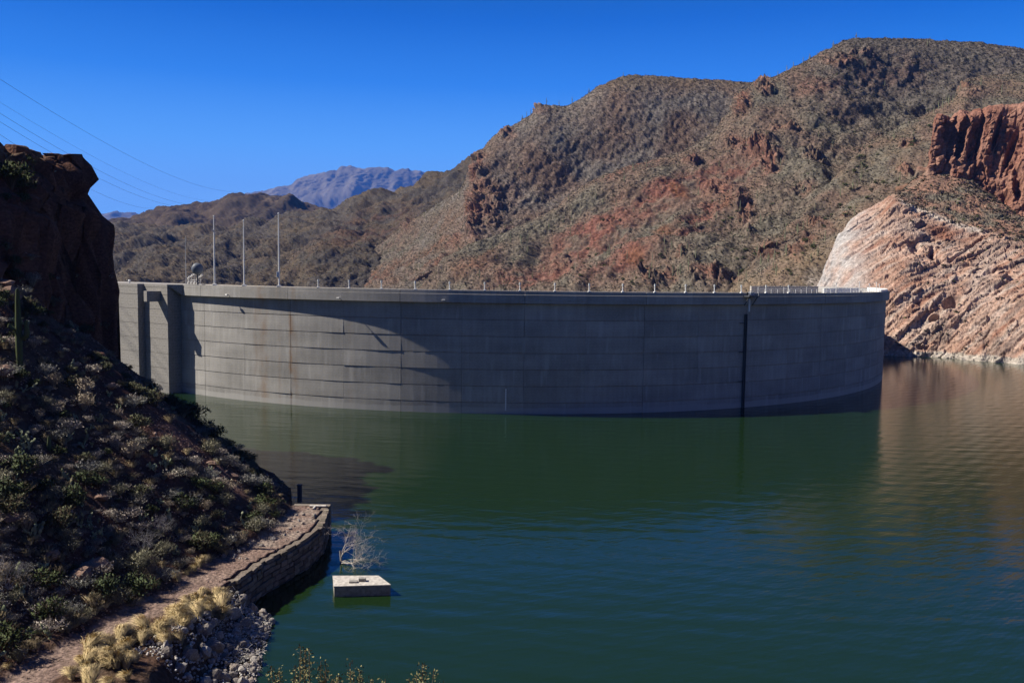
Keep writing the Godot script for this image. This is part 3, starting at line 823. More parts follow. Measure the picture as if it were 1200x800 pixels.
# ---------------------------------------------------------------- the dam
const LIFTS := [0.0, 2.5, 6.14, 9.78, 13.42, 17.06, 20.7, 24.3]
func dam_uv(deg: float, y: float) -> Vector2:
	return Vector2((deg + 40.0) / 145.0, 1.0 - y / CREST)
func arc_panel(a0: float, a1: float, y0: float, y1: float, r_out: float, r_in: float, seg: int, ob := 0.0, ot := 0.0, wob := 0.0, seed_ := 0) -> ArrayMesh:
	# a curved slab; bottom edge pushed out by ob, top by ot, with a slow wobble along the bottom
	var s := Soup.new()
	var r := RandomNumberGenerator.new(); r.seed = seed_
	var ph := r.randf() * TAU
	var q := []
	for k in seg + 1:
		var t := float(k) / seg
		var a := lerpf(a0, a1, t)
		var b := r_out + ob + wob * (0.5 + 0.5 * sin(ph + t * 5.0))
		q.append([on_arc(a, r_in, y0), on_arc(a, b, y0), on_arc(a, r_out + ot, y1), on_arc(a, r_in, y1), a])
	for k in seg:
		var m := on_arc((q[k][4] + q[k + 1][4]) * 0.5, 1.0, 0.0) - Vector3(CX, 0, CZ)
		for f in [[1, 2, m], [2, 3, Vector3.UP], [0, 1, Vector3.DOWN], [3, 0, -m]]:
			s.quad(q[k][f[0]], q[k + 1][f[0]], q[k + 1][f[1]], q[k][f[1]], f[2])
			var ya: float = q[k][f[0]].y
			var yb: float = q[k][f[1]].y
			var A := dam_uv(q[k][4], ya); var B := dam_uv(q[k + 1][4], ya); var C := dam_uv(q[k + 1][4], yb); var D := dam_uv(q[k][4], yb)
			for e in [A, B, C, A, C, D]: s.uv.append(e)
	for e in [0, seg]:
		var t := (on_arc(q[e][4] + (1.0 if e else -1.0), RD, 0) - on_arc(q[e][4], RD, 0)).normalized()
		s.quad(q[e][0], q[e][1], q[e][2], q[e][3], t)
		for k in [[0], [1], [2], [0], [2], [3]]: s.uv.append(dam_uv(q[e][4], q[e][k[0]].y))
	return s.mesh()
func build_dam() -> void:
	var dam := thing("arch_dam", "huge curved grey concrete arch dam holding back the lake", "dam")
	var a_from := -37.4
	var a_to := 106.0
	part("wall", arc_panel(a_from - 4.0, a_to, -6.0, 24.6, RD - 0.16, RD - 7.5, 96), M.dam, dam)
	var bay := 6.0
	var k := 0
	var a := -39.2
	while a < a_to - 1.0:
		var p0 := maxf(a, a_from) + (0.022 if k % 2 else 0.006)
		var p1 := a + bay - (0.006 if k % 2 else 0.022)
		for l in LIFTS.size() - 1:
			rng.seed = 900 + k * 31 + l
			var y0: float = LIFTS[l] + (0.075 if l else -5.0)
			var y1: float = LIFTS[l + 1] - 0.075
			part("concrete_panel", arc_panel(p0, p1, y0, y1, RD + rng.randf_range(-0.008, 0.008), RD - 0.5, 5, rng.randf_range(0.0, 0.02), rng.randf_range(-0.015, 0.0), rng.randf_range(0.02, 0.085), 17 * k + l), M.dam, dam)
		part("parapet_panel", arc_panel(p0, p1, 24.36, 26.2, RD + 0.95, RD - 0.3, 5), M.dam, dam)
		part("coping", arc_panel(p0, p1, 26.24, 27.0, RD + 0.88, RD + 0.35, 5), M.dam, dam)
		a += bay; k += 1
	part("road_deck", arc_panel(a_from - 3.0, a_to, 24.7, 26.05, RD + 0.2, RD - 7.4, 90), M.pale_concrete, dam)
	part("rear_parapet", arc_panel(a_from - 3.0, a_to, 26.1, 27.0, RD - 6.9, RD - 7.3, 90), M.pale_concrete, dam)
	# left abutment: two stepped thrust blocks in the same lifts
	var th := deg_to_rad(a_from)
	var nrm := Vector3(sin(th), 0, cos(th))
	var tan_ := Vector3(cos(th), 0, -sin(th))
	var org := on_arc(a_from, RD, 0.0)
	var bs := Basis(tan_, Vector3.UP, nrm)
	var blocks := [[-10.6, 0.0, 3.6], [-44.0, -10.75, 5.3]]
	for b in blocks:
		var core := Soup.new()
		var cw: float = b[1] - b[0] - 0.2
		core.box(org + tan_ * ((b[0] + b[1]) * 0.5) + nrm * (b[2] * 0.5 - 4.15) + Vector3(0, 10.4, 0), Vector3(cw, 32.8, b[2] + 7.9), bs)
		part("abutment_core", core.mesh(), M.concrete, dam)
		var ys := [-5.0, 2.5, 6.14, 9.78, 13.42, 17.06, 20.7, 24.3, 26.2, 27.0]
		for l in ys.size() - 1:
			rng.seed = 300 + l + int(b[2] * 10)
			var s := Soup.new()
			var o := rng.randf_range(0.0, 0.06)
			s.box(org + tan_ * ((b[0] + b[1]) * 0.5) + nrm * (b[2] * 0.5 - 4.0 + o * 0.5) + Vector3(0, (ys[l] + ys[l + 1]) * 0.5, 0), Vector3(b[1] - b[0], ys[l + 1] - ys[l] - 0.09, b[2] + 8.0 + o), bs, 0.02)
			part("abutment_block", s.mesh(), M.concrete, dam)
	# right thrust block against the canyon wall
	for l in 3:
		var y0: float = [-5.0, 8.0, 18.0][l]
		var y1: float = [7.92, 17.92, 27.0][l]
		part("thrust_block", arc_panel(92.5, 107.0, y0, y1, RD + 9.0, RD - 6.0, 6), M.dam, dam)
	# stub beam sticking out of the thrust block, and the haunch under the parapet's end
	var sb := Soup.new()
	sb.box(org + tan_ * -3.7 + nrm * 5.4 + Vector3(0, 24.0, 0), Vector3(1.5, 2.6, 3.7), bs, 0.05)
	part("stub_beam", sb.mesh(), M.concrete, dam)
	var hw := Soup.new()
	var w0 := org + tan_ * 0.03
	var pts := [w0 + nrm * 3.4, w0 + nrm * 0.9, w0 + tan_ * 2.6 + nrm * 0.99]
	hw.quad(pts[0] + Vector3(0, 26.95, 0), pts[2] + Vector3(0, 26.95, 0), pts[2] + Vector3(0, 24.4, 0), pts[0] + Vector3(0, 26.5, 0), nrm)
	hw.tri(pts[0] + Vector3(0, 26.95, 0), pts[1] + Vector3(0, 26.95, 0), pts[2] + Vector3(0, 26.95, 0), Vector3.UP)
	hw.quad(pts[0] + Vector3(0, 26.5, 0), pts[2] + Vector3(0, 24.4, 0), pts[1] + Vector3(0, 24.4, 0), pts[1] + Vector3(0, 26.0, 0), Vector3.DOWN)
	part("haunch", hw.mesh(), M.concrete, dam)
	# rails, lamps and flood lights on the crest
	var lamp: Node3D = null
	for i in 16:
		var deg := -17.8 + 3.35 * i
		var at := on_arc(deg, RD + 0.6, CREST)
		if lamp == null:
			lamp = thing("crest_lamp", "short white lamp post on the dam parapet", "lamp post", at, 0.0, "lamp posts along the dam crest")
			var b := Soup.new(); b.box(Vector3(0, 0.12, 0), Vector3(0.55, 0.24, 0.5), Basis.IDENTITY, 0.03)
			part("base", b.mesh(), M.white, lamp)
			var s := Soup.new(); s.tube([Vector3(0, 0.24, 0), Vector3(0, 1.35, 0)], [0.13, 0.11], 8)
			part("post", s.mesh(), M.white, lamp)
			var h := Soup.new(); h.tube([Vector3(0, 1.35, 0), Vector3(0, 1.4, 0), Vector3(0, 1.85, 0), Vector3(0, 1.95, 0)], [0.13, 0.2, 0.2, 0.1], 8)
			part("lamp_head", h.mesh(), M.glass, lamp)
		else: copy_of(lamp, at, deg_to_rad(deg), 1.0, "crest_lamp")
	# three tall white masts
	var masts := [[254, 80, -31.2, 0.19], [293, 74, -26.9, 0.17], [333, 81, -22.4, 0.18]]
	for i in 3:
		var m: Array = masts[i]
		var at := on_arc(m[2], RD + 0.45, CREST)
		var hgt: float = m[1] * 0.204
		var t := thing("mast", ["tall white mast on dam crest, nearest the round dish, bracket near its top", "slightly shorter white mast, the middle of three on the dam crest", "tall white mast on dam crest with box near foot, farthest from round dish"][i], "mast", at, 0.0, "white masts on the dam crest")
		var b := Soup.new(); b.box(Vector3(0, 0.2, 0), Vector3(0.9, 0.4, 0.6), Basis.IDENTITY, 0.05); part("base", b.mesh(), M.white, t)
		var s := Soup.new(); s.tube([Vector3(0, 0.3, 0), Vector3(0, hgt * 0.6, 0), Vector3(0, hgt, 0)], [m[3], m[3] * 0.85, m[3] * 0.5], 8); part("pole", s.mesh(), M.white, t)
		var f := Soup.new(); f.ball(Vector3(0, hgt + 0.1, 0), Vector3.ONE * 0.2); part("finial", f.mesh(), M.white, t)
		if i == 0:
			var q := Soup.new(); q.box(Vector3(-0.2, hgt * 0.8, 0.1), Vector3(0.5, 0.25, 0.25)); part("bracket", q.mesh(), M.galv, t)
		if i == 2:
			var q := Soup.new(); q.box(Vector3(-0.32, 2.9, 0.1), Vector3(0.4, 1.3, 0.35), Basis.IDENTITY, 0.03); part("control_box", q.mesh(), M.white, t)
	# aerial, flood light frame and round dish behind the left end
	var back := nrm * -2.5
	var ae := org + tan_ * -1.6 + back + Vector3(0, 26.6, 0)
	var an := thing("antenna", "thin grey whip aerial on the dam's abutment", "antenna", ae)
	var w1 := Soup.new(); w1.box(Vector3(0, 0.15, 0), Vector3(0.4, 0.3, 0.4)); part("base", w1.mesh(), M.galv, an)
	var w2 := Soup.new(); w2.tube([Vector3(0, 0.2, 0), Vector3(0, 12.3, 0)], [0.09, 0.05], 6); part("whip", w2.mesh(), M.galv, an)
	var fl := thing("floodlight_frame", "low steel frame of white floodlights between aerial and dish", "floodlights", org + tan_ * 2.0 + back + Vector3(0, 26.0, 0), th)
	for i in 5:
		var s := Soup.new()
		var x := -2.6 + i * 1.35
		s.tube([Vector3(x, 0, 0), Vector3(x, 2.4 + 0.4 * (i % 3), 0)], [0.06, 0.06], 5)
		s.tube([Vector3(x - 0.5, 1.2, 0), Vector3(x + 0.6, 2.6 + 0.3 * (i % 2), 0.1)], [0.05, 0.05], 5)
		part("post", s.mesh(), M.galv, fl)
		var h := Soup.new()
		h.box(Vector3(x + 0.5, 2.7 + 0.5 * (i % 3), 0.1), Vector3(1.1, 0.22, 0.5), Basis(Vector3(0, 0, 1), 0.6), 0.04)
		if i < 4: h.box(Vector3(x + 0.3, 1.5, 0.15), Vector3(0.9, 0.2, 0.4), Basis(Vector3(0, 0, 1), 0.7), 0.04)
		part("floodlight", h.mesh(), M.white, fl)
	var rl := Soup.new()
	rl.tube([Vector3(-2.9, 1.0, 0), Vector3(3.2, 1.0, 0)], [0.05, 0.05], 5)
	rl.tube([Vector3(-2.9, 2.1, 0), Vector3(3.2, 2.1, 0)], [0.05, 0.05], 5)
	part("rail", rl.mesh(), M.galv, fl)
	var dp := P(231, 315, 209)
	var di := thing("dish", "round dark grey dish on a stand beside the floodlights", "dish", Vector3(dp.x, 26.0, dp.z))
	var hy := dp.y - 26.0
	var d1 := Soup.new()
	d1.ball(Vector3(0, hy, 0), Vector3(1.4, 1.45, 1.15), Basis(Vector3.UP, 0.5), 20, 12); part("shell", d1.mesh(), M.dish, di)
	var d2 := Soup.new()
	d2.tube([Vector3(0, 0, 0), Vector3(0, hy - 1.3, 0)], [0.2, 0.16], 8); part("stand", d2.mesh(), M.dark_steel, di)
	var d3 := Soup.new(); d3.box(Vector3(-1.4, hy - 1.2, 0.1), Vector3(2.2, 0.14, 0.14), Basis(Vector3(0, 0, 1), 0.6)); part("strut", d3.mesh(), M.galv, di)
	var nb := thing("beacon", "small white beacon box on top of left abutment wall", "beacon", org + tan_ * -17.0 + nrm * 4.0 + Vector3(0, 27.0, 0), th)
	var b1 := Soup.new(); b1.box(Vector3(0, 0.25, 0), Vector3(0.3, 0.5, 0.3)); part("post", b1.mesh(), M.galv, nb)
	var b2 := Soup.new(); b2.box(Vector3(0, 0.68, 0), Vector3(0.8, 0.36, 0.4), Basis.IDENTITY, 0.05); part("housing", b2.mesh(), M.white, nb)
	# lights under the parapet
	var pl: Node3D = null
	for deg in [-28.9, -15.4, -4.9]:
		var at := on_arc(deg, RD + 0.97, 24.9)
		if pl == null:
			pl = thing("parapet_light", "small dark light fitting bolted to the dam parapet", "light fitting", at, deg_to_rad(deg), "light fittings on the parapet face")
			var s := Soup.new(); s.box(Vector3(0, 0, 0.22), Vector3(0.12, 0.12, 0.5)); part("arm", s.mesh(), M.galv, pl)
			var h := Soup.new(); h.box(Vector3(0, -0.05, 0.6), Vector3(0.8, 0.34, 0.4), Basis.IDENTITY, 0.06); part("lamp_housing", h.mesh(), M.galv, pl)
		else: copy_of(pl, at, deg_to_rad(deg), 1.0, "parapet_light")
	# white guard rail, barriers at the right end of the crest
	var white_rail := func(a0: float, a1: float, hgt: float, label: String):
		var t := thing("guard_rail", label, "railing")
		var n := int((a1 - a0) / 0.9) + 1
		for i in n:
			var aa := lerpf(a0, a1, float(i) / (n - 1))
			var s := Soup.new(); s.tube([on_arc(aa, RD - 0.6, 26.05), on_arc(aa, RD - 0.6, 26.05 + hgt + 0.5 * float(i % 4 == 0))], [0.06, 0.06], 6); part("post", s.mesh(), M.white, t)
		for h in [0.4, 0.72, 1.0]:
			var pts2 := []
			var rr := []
			for i in 13:
				pts2.append(on_arc(lerpf(a0, a1, i / 12.0), RD - 0.6, 26.05 + hgt * h)); rr.append(0.04)
			var s := Soup.new(); s.tube(pts2, rr, 6); part("rail", s.mesh(), M.white, t)
	white_rail.call(28.5, 41.0, 1.9, "white pipe guard rail on dam crest beside the gate hoist")
	white_rail.call(46.0, 57.0, 1.6, "lower white pipe rail on crest toward the canyon wall")
	var barrier := func(a0: float, a1: float, r: float, y: float, label: String, mat):
		var t := thing("barrier", label, "barrier")
		var n := maxi(int((a1 - a0) / 1.1), 2)
		for i in n:
			part("barrier_block", arc_panel(lerpf(a0, a1, float(i) / n) + 0.03, lerpf(a0, a1, (i + 1.0) / n) - 0.03, 26.05, y, r, r - 0.5, 2), mat, t)
	barrier.call(29.0, 41.0, RD - 4.0, 28.6, "pale concrete barrier behind white guard rail on dam crest", M.pale_concrete)
	barrier.call(41.5, 52.0, RD - 3.0, 28.1, "low white barrier in the middle of crest's far end", M.white)
	barrier.call(57.0, 84.0, RD + 0.3, 27.55, "long bright kerb wall where the dam crest curves away", M.white)
	for q in [[43.5, 2.2], [50.5, 2.6], [55.0, 2.0], [60.0, 2.4], [64.5, 1.8]]:
		var t := thing("marker_post", "slim white post among the barriers on dam crest", "post", on_arc(q[0], RD - 2.0, 26.05), 0.0, "slim white posts at the end of the crest")
		var s := Soup.new(); s.tube([Vector3.ZERO, Vector3(0, q[1] + 1.0, 0)], [0.1, 0.08], 6); part("post", s.mesh(), M.white, t)
		var h := Soup.new(); h.box(Vector3(0, q[1] + 1.1, 0), Vector3(0.3, 0.25, 0.3)); part("cap", h.mesh(), M.white, t)
	# gate hoist with its rail down the face
	var hd := 26.6
	var hb := thing("gate_hoist", "dark steel hoist platform and long vertical rail on dam face", "hoist", on_arc(hd, RD, 0.0), deg_to_rad(hd))
	var hs := Soup.new(); hs.box(Vector3(0, 26.3, 1.9), Vector3(3.2, 0.25, 2.0)); part("platform", hs.mesh(), M.dark_steel, hb)
	for e in [-1.0, 1.0]:
		var br := Soup.new(); br.tube([Vector3(e * 1.2, 24.2, 0.96), Vector3(e * 1.2, 26.2, 2.6)], [0.12, 0.12], 6); part("bracket", br.mesh(), M.dark_steel, hb)
		var po := Soup.new(); po.tube([Vector3(e * 1.4, 26.4, 2.7), Vector3(e * 1.4, 27.5, 2.7)], [0.06, 0.06], 5); part("rail_post", po.mesh(), M.galv, hb)
		var gr := Soup.new(); gr.box(Vector3(e * 0.24, 9.6, 0.34), Vector3(0.16, 25.0, 0.4)); part("guide_rail", gr.mesh(), M.dark_steel, hb)
	var hr := Soup.new(); hr.tube([Vector3(-1.4, 27.5, 2.7), Vector3(1.4, 27.5, 2.7)], [0.06, 0.06], 5); part("hand_rail", hr.mesh(), M.galv, hb)
	var wd := Soup.new()
	wd.box(Vector3(0, 26.85, 1.8), Vector3(1.3, 0.8, 1.0), Basis.IDENTITY, 0.06)
	wd.tube([Vector3(-1.1, 26.9, 1.8), Vector3(1.1, 26.9, 1.8)], [0.3, 0.3], 10)
	part("winch", wd.mesh(), M.steel, hb)
	var wp := Soup.new(); wp.box(Vector3(0.1, 24.2, 1.15), Vector3(0.4, 3.0, 0.35), Basis.IDENTITY, 0.04); part("guide_block", wp.mesh(), M.white, hb)
	for y in [13.2, 6.3, 20.0]:
		var ar := Soup.new(); ar.box(Vector3(-1.0, y, 0.25), Vector3(1.4, 0.16, 0.2)); part("brace", ar.mesh(), M.dark_steel, hb)
	# painted depth gauge
	var gd := thing("depth_gauge", "narrow white depth gauge board low on the shaded dam face", "gauge", on_arc(1.1, RD + 0.2, 0.0), deg_to_rad(1.1))
	var gs := Soup.new(); gs.box(Vector3(0, 3.2, 0.0), Vector3(0.3, 4.8, 0.08), Basis.IDENTITY, 0.01); part("board", gs.mesh(), M.white, gd)
	for i in 9:
		var mk := Soup.new(); mk.box(Vector3(0.04, 1.1 + i * 0.5, 0.045), Vector3(0.16, 0.07, 0.01)); part("mark", mk.mesh(), M.dark_steel, gd)

# ---------------------------------------------------------------- plants
func shade(c: Vector3, r: RandomNumberGenerator, amt := 0.25) -> Color:
	var f := 1.0 + r.randf_range(-amt, amt)
	return Color(c.x * f, c.y * f * r.randf_range(0.96, 1.04), c.z * f)
func leaf_cloud(seed_: int, size: Vector3, n: int, leaf: float, col: Vector3, long := 1.6, lumps := 7) -> ArrayMesh:
	var r := RandomNumberGenerator.new(); r.seed = seed_
	var s := Soup.new()
	var lump := []
	for k in lumps:
		var d := Vector3(r.randfn(), absf(r.randfn()) * 0.8, r.randfn()).normalized() * r.randf_range(0.35, 0.72)
		lump.append([d, r.randf_range(0.3, 0.5)])
	for k in n:
		var l: Array = lump[r.randi() % lumps]
		var d := Vector3(r.randfn(), r.randfn(), r.randfn()).normalized()
		var u: Vector3 = l[0] + d * l[1] * pow(r.randf(), 0.35)
		var p := Vector3(u.x * size.x, (u.y * 0.62 + 0.42) * size.y, u.z * size.z)
		if p.y < 0.02: p.y = 0.02 + r.randf() * 0.1
		var a := (d + Vector3(r.randfn(), r.randfn() + 0.5, r.randfn()) * 0.6).normalized()
		var b := a.cross(Vector3(r.randfn(), r.randfn(), r.randfn())).normalized()
		var h := leaf * r.randf_range(0.6, 1.3)
		s.col = shade(col, r)
		var nn := (d + Vector3(0, 0.4, 0) + a.cross(b) * 0.4).normalized()
		s.tri(p - b * h * 0.5, p + b * h * 0.5, p + a * h * long, nn)
		if k % 2: s.tri(p - b * h * 0.4 + a * h * long * 0.6, p + b * h * 0.4 + a * h * long * 0.6, p - a * h * 0.7, nn)
	return s.mesh()
func twigs(seed_: int, size: Vector3, n: int, rad: float, col: Vector3) -> ArrayMesh:
	var r := RandomNumberGenerator.new(); r.seed = seed_
	var s := Soup.new()
	for k in n:
		var an := r.randf() * TAU
		var sp := r.randf_range(0.15, 0.95)
		var e := Vector3(cos(an) * sp * size.x, r.randf_range(0.55, 1.0) * size.y * (1.1 - 0.35 * sp), sin(an) * sp * size.z)
		var m := e * 0.5 + Vector3(r.randfn() * 0.06, 0.10 * size.y, r.randfn() * 0.06)
		s.col = shade(col, r)
		s.tube([Vector3(cos(an) * 0.05, -0.15, sin(an) * 0.05), m, e], [rad, rad * 0.7, rad * 0.3], 3, 0.0, false)
		for q in 3:
			var t := r.randf_range(0.45, 0.95)
			var b := m.lerp(e, t)
			s.tube([b, b + Vector3(r.randfn(), absf(r.randfn()) + 0.2, r.randfn()).normalized() * r.randf_range(0.15, 0.4) * size.y], [rad * 0.45, rad * 0.2], 3, 0.0, false)
	return s.mesh()
func grass_tuft(seed_: int, n: int, hgt: float, spread: float, col: Vector3, lean := Vector3.ZERO) -> ArrayMesh:
	var r := RandomNumberGenerator.new(); r.seed = seed_
	var s := Soup.new()
	for k in n:
		var an := r.randf() * TAU
		var o := Vector3(cos(an), 0, sin(an))
		var rad := sqrt(r.randf()) * spread * 0.35
		var h := hgt * r.randf_range(0.55, 1.05)
		var p0 := o * rad
		var out := o * (spread * r.randf_range(0.1, 0.95)) + lean * h * r.randf_range(0.3, 1.2)
		var p1 := p0 + out * 0.35 + Vector3(0, h * 0.62, 0)
		var p2 := p0 + out * 0.85 + Vector3(0, h * (1.0 - 0.12 * out.length() / maxf(h, 0.1)), 0)
		var p3 := p0 + out * 1.25 + Vector3(0, h * (1.08 - 0.22 * out.length() / maxf(h, 0.1)), 0)
		var side := o.cross(Vector3.UP).rotated(Vector3.UP, r.randf_range(-0.8, 0.8)) * r.randf_range(0.007, 0.014)
		s.col = shade(col, r, 0.3)
		var nn := (o * 0.7 + Vector3.UP * 0.8).normalized()
		s.tri(p0 - side, p0 + side, p1 + side, nn); s.tri(p0 - side, p1 + side, p1 - side, nn)
		s.tri(p1 - side, p1 + side, p2 + side * 0.8, nn); s.tri(p1 - side, p2 + side * 0.8, p2 - side * 0.8, nn)
		s.tri(p2 - side * 0.8, p2 + side * 0.8, p3, nn)
	return s.mesh()
func saguaro_parts(seed_: int, hgt: float, rad: float, arms: Array, sides := 16, tint := Color(0.08, 0.10, 0.05)) -> Array:   # [trunk, arm ...]
	var s := Soup.new()
	s.col = tint
	var pts := []
	var rr := []
	for k in 9:
		var t := k / 8.0
		pts.append(Vector3(0.03 * sin(seed_ + t * 3.0), t * hgt - 0.4 * (1.0 - t), 0))
		rr.append(rad * (0.78 + 0.3 * sin(PI * minf(t * 1.1 + 0.1, 1.0))) if t < 0.95 else rad * 0.55)
	pts.append(Vector3(0.03 * sin(seed_ + 3.0), hgt + rad * 0.45, 0)); rr.append(rad * 0.1)
	s.tube(pts, rr, sides, 0.16, false)
	var out := [s.mesh()]
	for a in arms:
		var q := Soup.new()
		q.col = tint
		var o := Vector3(cos(a[0]), 0, sin(a[0]))
		var y: float = a[1] * hgt
		var l: float = a[2] * hgt
		var ar := rad * 0.72
		q.tube([Vector3(0, y, 0), o * rad * 1.7 + Vector3(0, y + 0.05, 0), o * rad * 2.5 + Vector3(0, y + rad * 0.9, 0), o * rad * 2.7 + Vector3(0, y + l * 0.5, 0), o * rad * 2.65 + Vector3(0, y + l, 0), o * rad * 2.65 + Vector3(0, y + l + ar * 0.5, 0)], [ar * 0.7, ar * 0.85, ar, ar * 1.05, ar * 0.75, ar * 0.1], sides, 0.16, false)
		out.append(q.mesh())
	return out
func pear_mesh(seed_: int, n: int) -> Array:               # prickly pear pads, one mesh each
	var r := RandomNumberGenerator.new(); r.seed = seed_
	var out := []
	var tips := []
	for k in 4: tips.append([Vector3(r.randf_range(-0.4, 0.4), 0.0, r.randf_range(-0.4, 0.4)), Vector3(r.randfn() * 0.4, 1, r.randfn() * 0.4).normalized()])
	for k in n:
		var e: Array = tips[k % tips.size()]
		var up: Vector3 = e[1]
		var sz := r.randf_range(0.17, 0.26)
		var face := up.cross(Vector3(r.randfn(), r.randfn() * 0.3, r.randfn())).normalized()
		var b := Basis(up.cross(face).normalized(), up, face)
		var s := Soup.new()
		s.col = shade(Vector3(0.20, 0.22, 0.14), r)
		s.ball(e[0] + up * sz * 0.85, Vector3(sz * 0.78, sz, 0.045), b, 8, 5)
		out.append(s.mesh())
		tips[k % tips.size()] = [e[0] + up * sz * 1.65 + b.x * r.randf_range(-0.5, 0.5) * sz, (up + Vector3(r.randfn() * 0.55, 0.25, r.randfn() * 0.55)).normalized()]
		if r.randf() < 0.35: tips.append([e[0] + up * sz * 1.3 + b.x * sz * 0.6, (up + b.x * 0.9).normalized()])
	return out
func branch(s: Soup, r: RandomNumberGenerator, p: Vector3, d: Vector3, l: float, rad: float, depth: int, droop := 0.0) -> void:
	var pts := [p]
	var rr := [rad]
	var q := p
	var dd := d
	for k in 3:
		dd = (dd + Vector3(r.randfn(), r.randfn() - droop, r.randfn()) * 0.2).normalized()
		q += dd * l / 3.0
		pts.append(q); rr.append(rad * (1.0 - 0.22 * (k + 1)))
	s.tube(pts, rr, 5 if depth > 2 else 3, 0.0, false)
	if depth <= 0: return
	var n := 3 if depth > 1 else 4
	for k in n:
		var t: Vector3 = pts[1 + (k % 3)] if k else q
		var nd := (dd + Vector3(r.randfn(), r.randfn() * 0.7 + 0.25 - droop, r.randfn()) * 0.75).normalized()
		branch(s, r, t, nd, l * r.randf_range(0.55, 0.8), rad * 0.6, depth - 1, droop)

func scatter(called: String, mesh: Mesh, mat: Material, xf: Array, cols: PackedColorArray, label: String) -> void:
	var mm := MultiMesh.new()
	mm.transform_format = MultiMesh.TRANSFORM_3D
	mm.use_colors = true
	mm.mesh = mesh
	mm.instance_count = xf.size()
	for k in xf.size():
		mm.set_instance_transform(k, xf[k]); mm.set_instance_color(k, cols[k])
	var o := MultiMeshInstance3D.new()
	o.name = numbered(called)
	o.multimesh = mm; o.material_override = mat
	add_child(o)
	tag(o, label, "brush", "", "stuff")
func find(label: String, px: float, py: float) -> Vector3:  # point of a hill seen at a pixel
	var h: Dictionary = hills[label]
	var i: int = clampi(int(round((px - h.px0) / (h.px1 - h.px0) * (h.nu - 1))), 0, h.nu - 1)
	var best := Vector3.ZERO
	var bd := 1e9
	for j in h.last + 1:
		var p: Vector3 = h.v[j * h.nu + i]
		var e := absf(to_px(p).y - py)
		if e < bd:
			bd = e; best = p
	return best
func hill_brush() -> void:
	var specs := [
		["large red and olive hill rising behind the dam crest", 64000, "brush", "low desert scrub dotted over large red hill", 1.0],
		["dark grey brown hill with a jagged rock spine", 52000, "brush", "grey desert scrub dotted over the dark hill", 1.0],
		["sunlit olive spur between red hill and pale canyon wall", 20000, "brush", "olive scrub covering the sunlit spur", 0.85],
		["broad brush covered shoulder below the far mountain range", 30000, "brush", "dense scrub over the broad distant shoulder", 1.25],
		["sunlit pinkish rock wall of the canyon where dam ends", 2200, "brush", "sparse scrub on ledges above pale canyon wall", 1.25]]
	var shapes := [leaf_cloud(401, Vector3(1, 1.05, 1), 30, 0.42, Vector3(1, 1, 1), 1.2, 5), leaf_cloud(402, Vector3(1.1, 0.8, 1.0), 26, 0.45, Vector3(1, 1, 1), 1.2, 4)]
	var green := noise(61, 1.0 / 70.0, 3)
	for e in specs.size():
		var sp: Array = specs[e]
		var h: Dictionary = hills[sp[0]]
		for variant in 2:
			rng.seed = 5000 + e * 7 + variant
			var xf := []
			var cols := PackedColorArray()
			var tries := 0
			while xf.size() < sp[1] / 2 and tries < 500000:
				tries += 1
				var i: int = rng.randi() % (h.nu - 1)
				var j: int = rng.randi() % (h.last + 3)
				var a: Vector3 = h.v[j * h.nu + i]
				var b: Vector3 = h.v[(j + 1) * h.nu + i + 1]
				var area: float = (h.v[j * h.nu + i + 1] - a).cross(h.v[(j + 1) * h.nu + i] - a).length()
				if rng.randf() > area / (4.0 if e != 3 else 9.0): continue
				var g := green.get_noise_3d(a.x, a.y, a.z)
				var pp: Vector2 = h.pix[j * h.nu + i]
				if e == 0 and rng.randf() < 0.93 * blob(pp, [[700, 275, 90, 26, 1.0, -28.0], [790, 235, 66, 18, 1.0, -25.0], [740, 312, 60, 14, 0.9, -25.0], [850, 205, 50, 16, 0.8, -15.0], [640, 318, 50, 14, 0.8, -10.0]]): continue
				if e == 4 and pp.y > 240.0 + maxf(pp.x - 1048.0, 0.0) * 0.35 and rng.randf() < 0.93: continue
				if e == 4 and pp.x < 1050.0: continue
				var sc: float = rng.randf_range(0.28, 0.75) * sp[4] * (1.5 if rng.randf() < 0.07 else 1.0)
				var p := a.lerp(b, rng.randf())
				xf.append(Transform3D(Basis(Vector3.UP, rng.randf() * TAU).scaled(Vector3(sc, sc * rng.randf_range(0.7, 1.15), sc)), p - Vector3(0, 0.12 * sc, 0)))
				var k := rng.randf()
				var c := Vector3(0.12, 0.108, 0.08)
				if k < 0.40 + 0.5 * g: c = Vector3(0.08, 0.073, 0.052)
				elif k < 0.58: c = Vector3(0.225, 0.19, 0.158)
				elif k < 0.75: c = Vector3(0.085, 0.066, 0.052)
				if rng.randf() < 0.04 + 0.12 * maxf(g, 0.0): c = Vector3(0.072, 0.09, 0.034)
				cols.append(shade(c, rng, 0.3))
			scatter(sp[2], shapes[variant], M.leaf, xf, cols, sp[3])
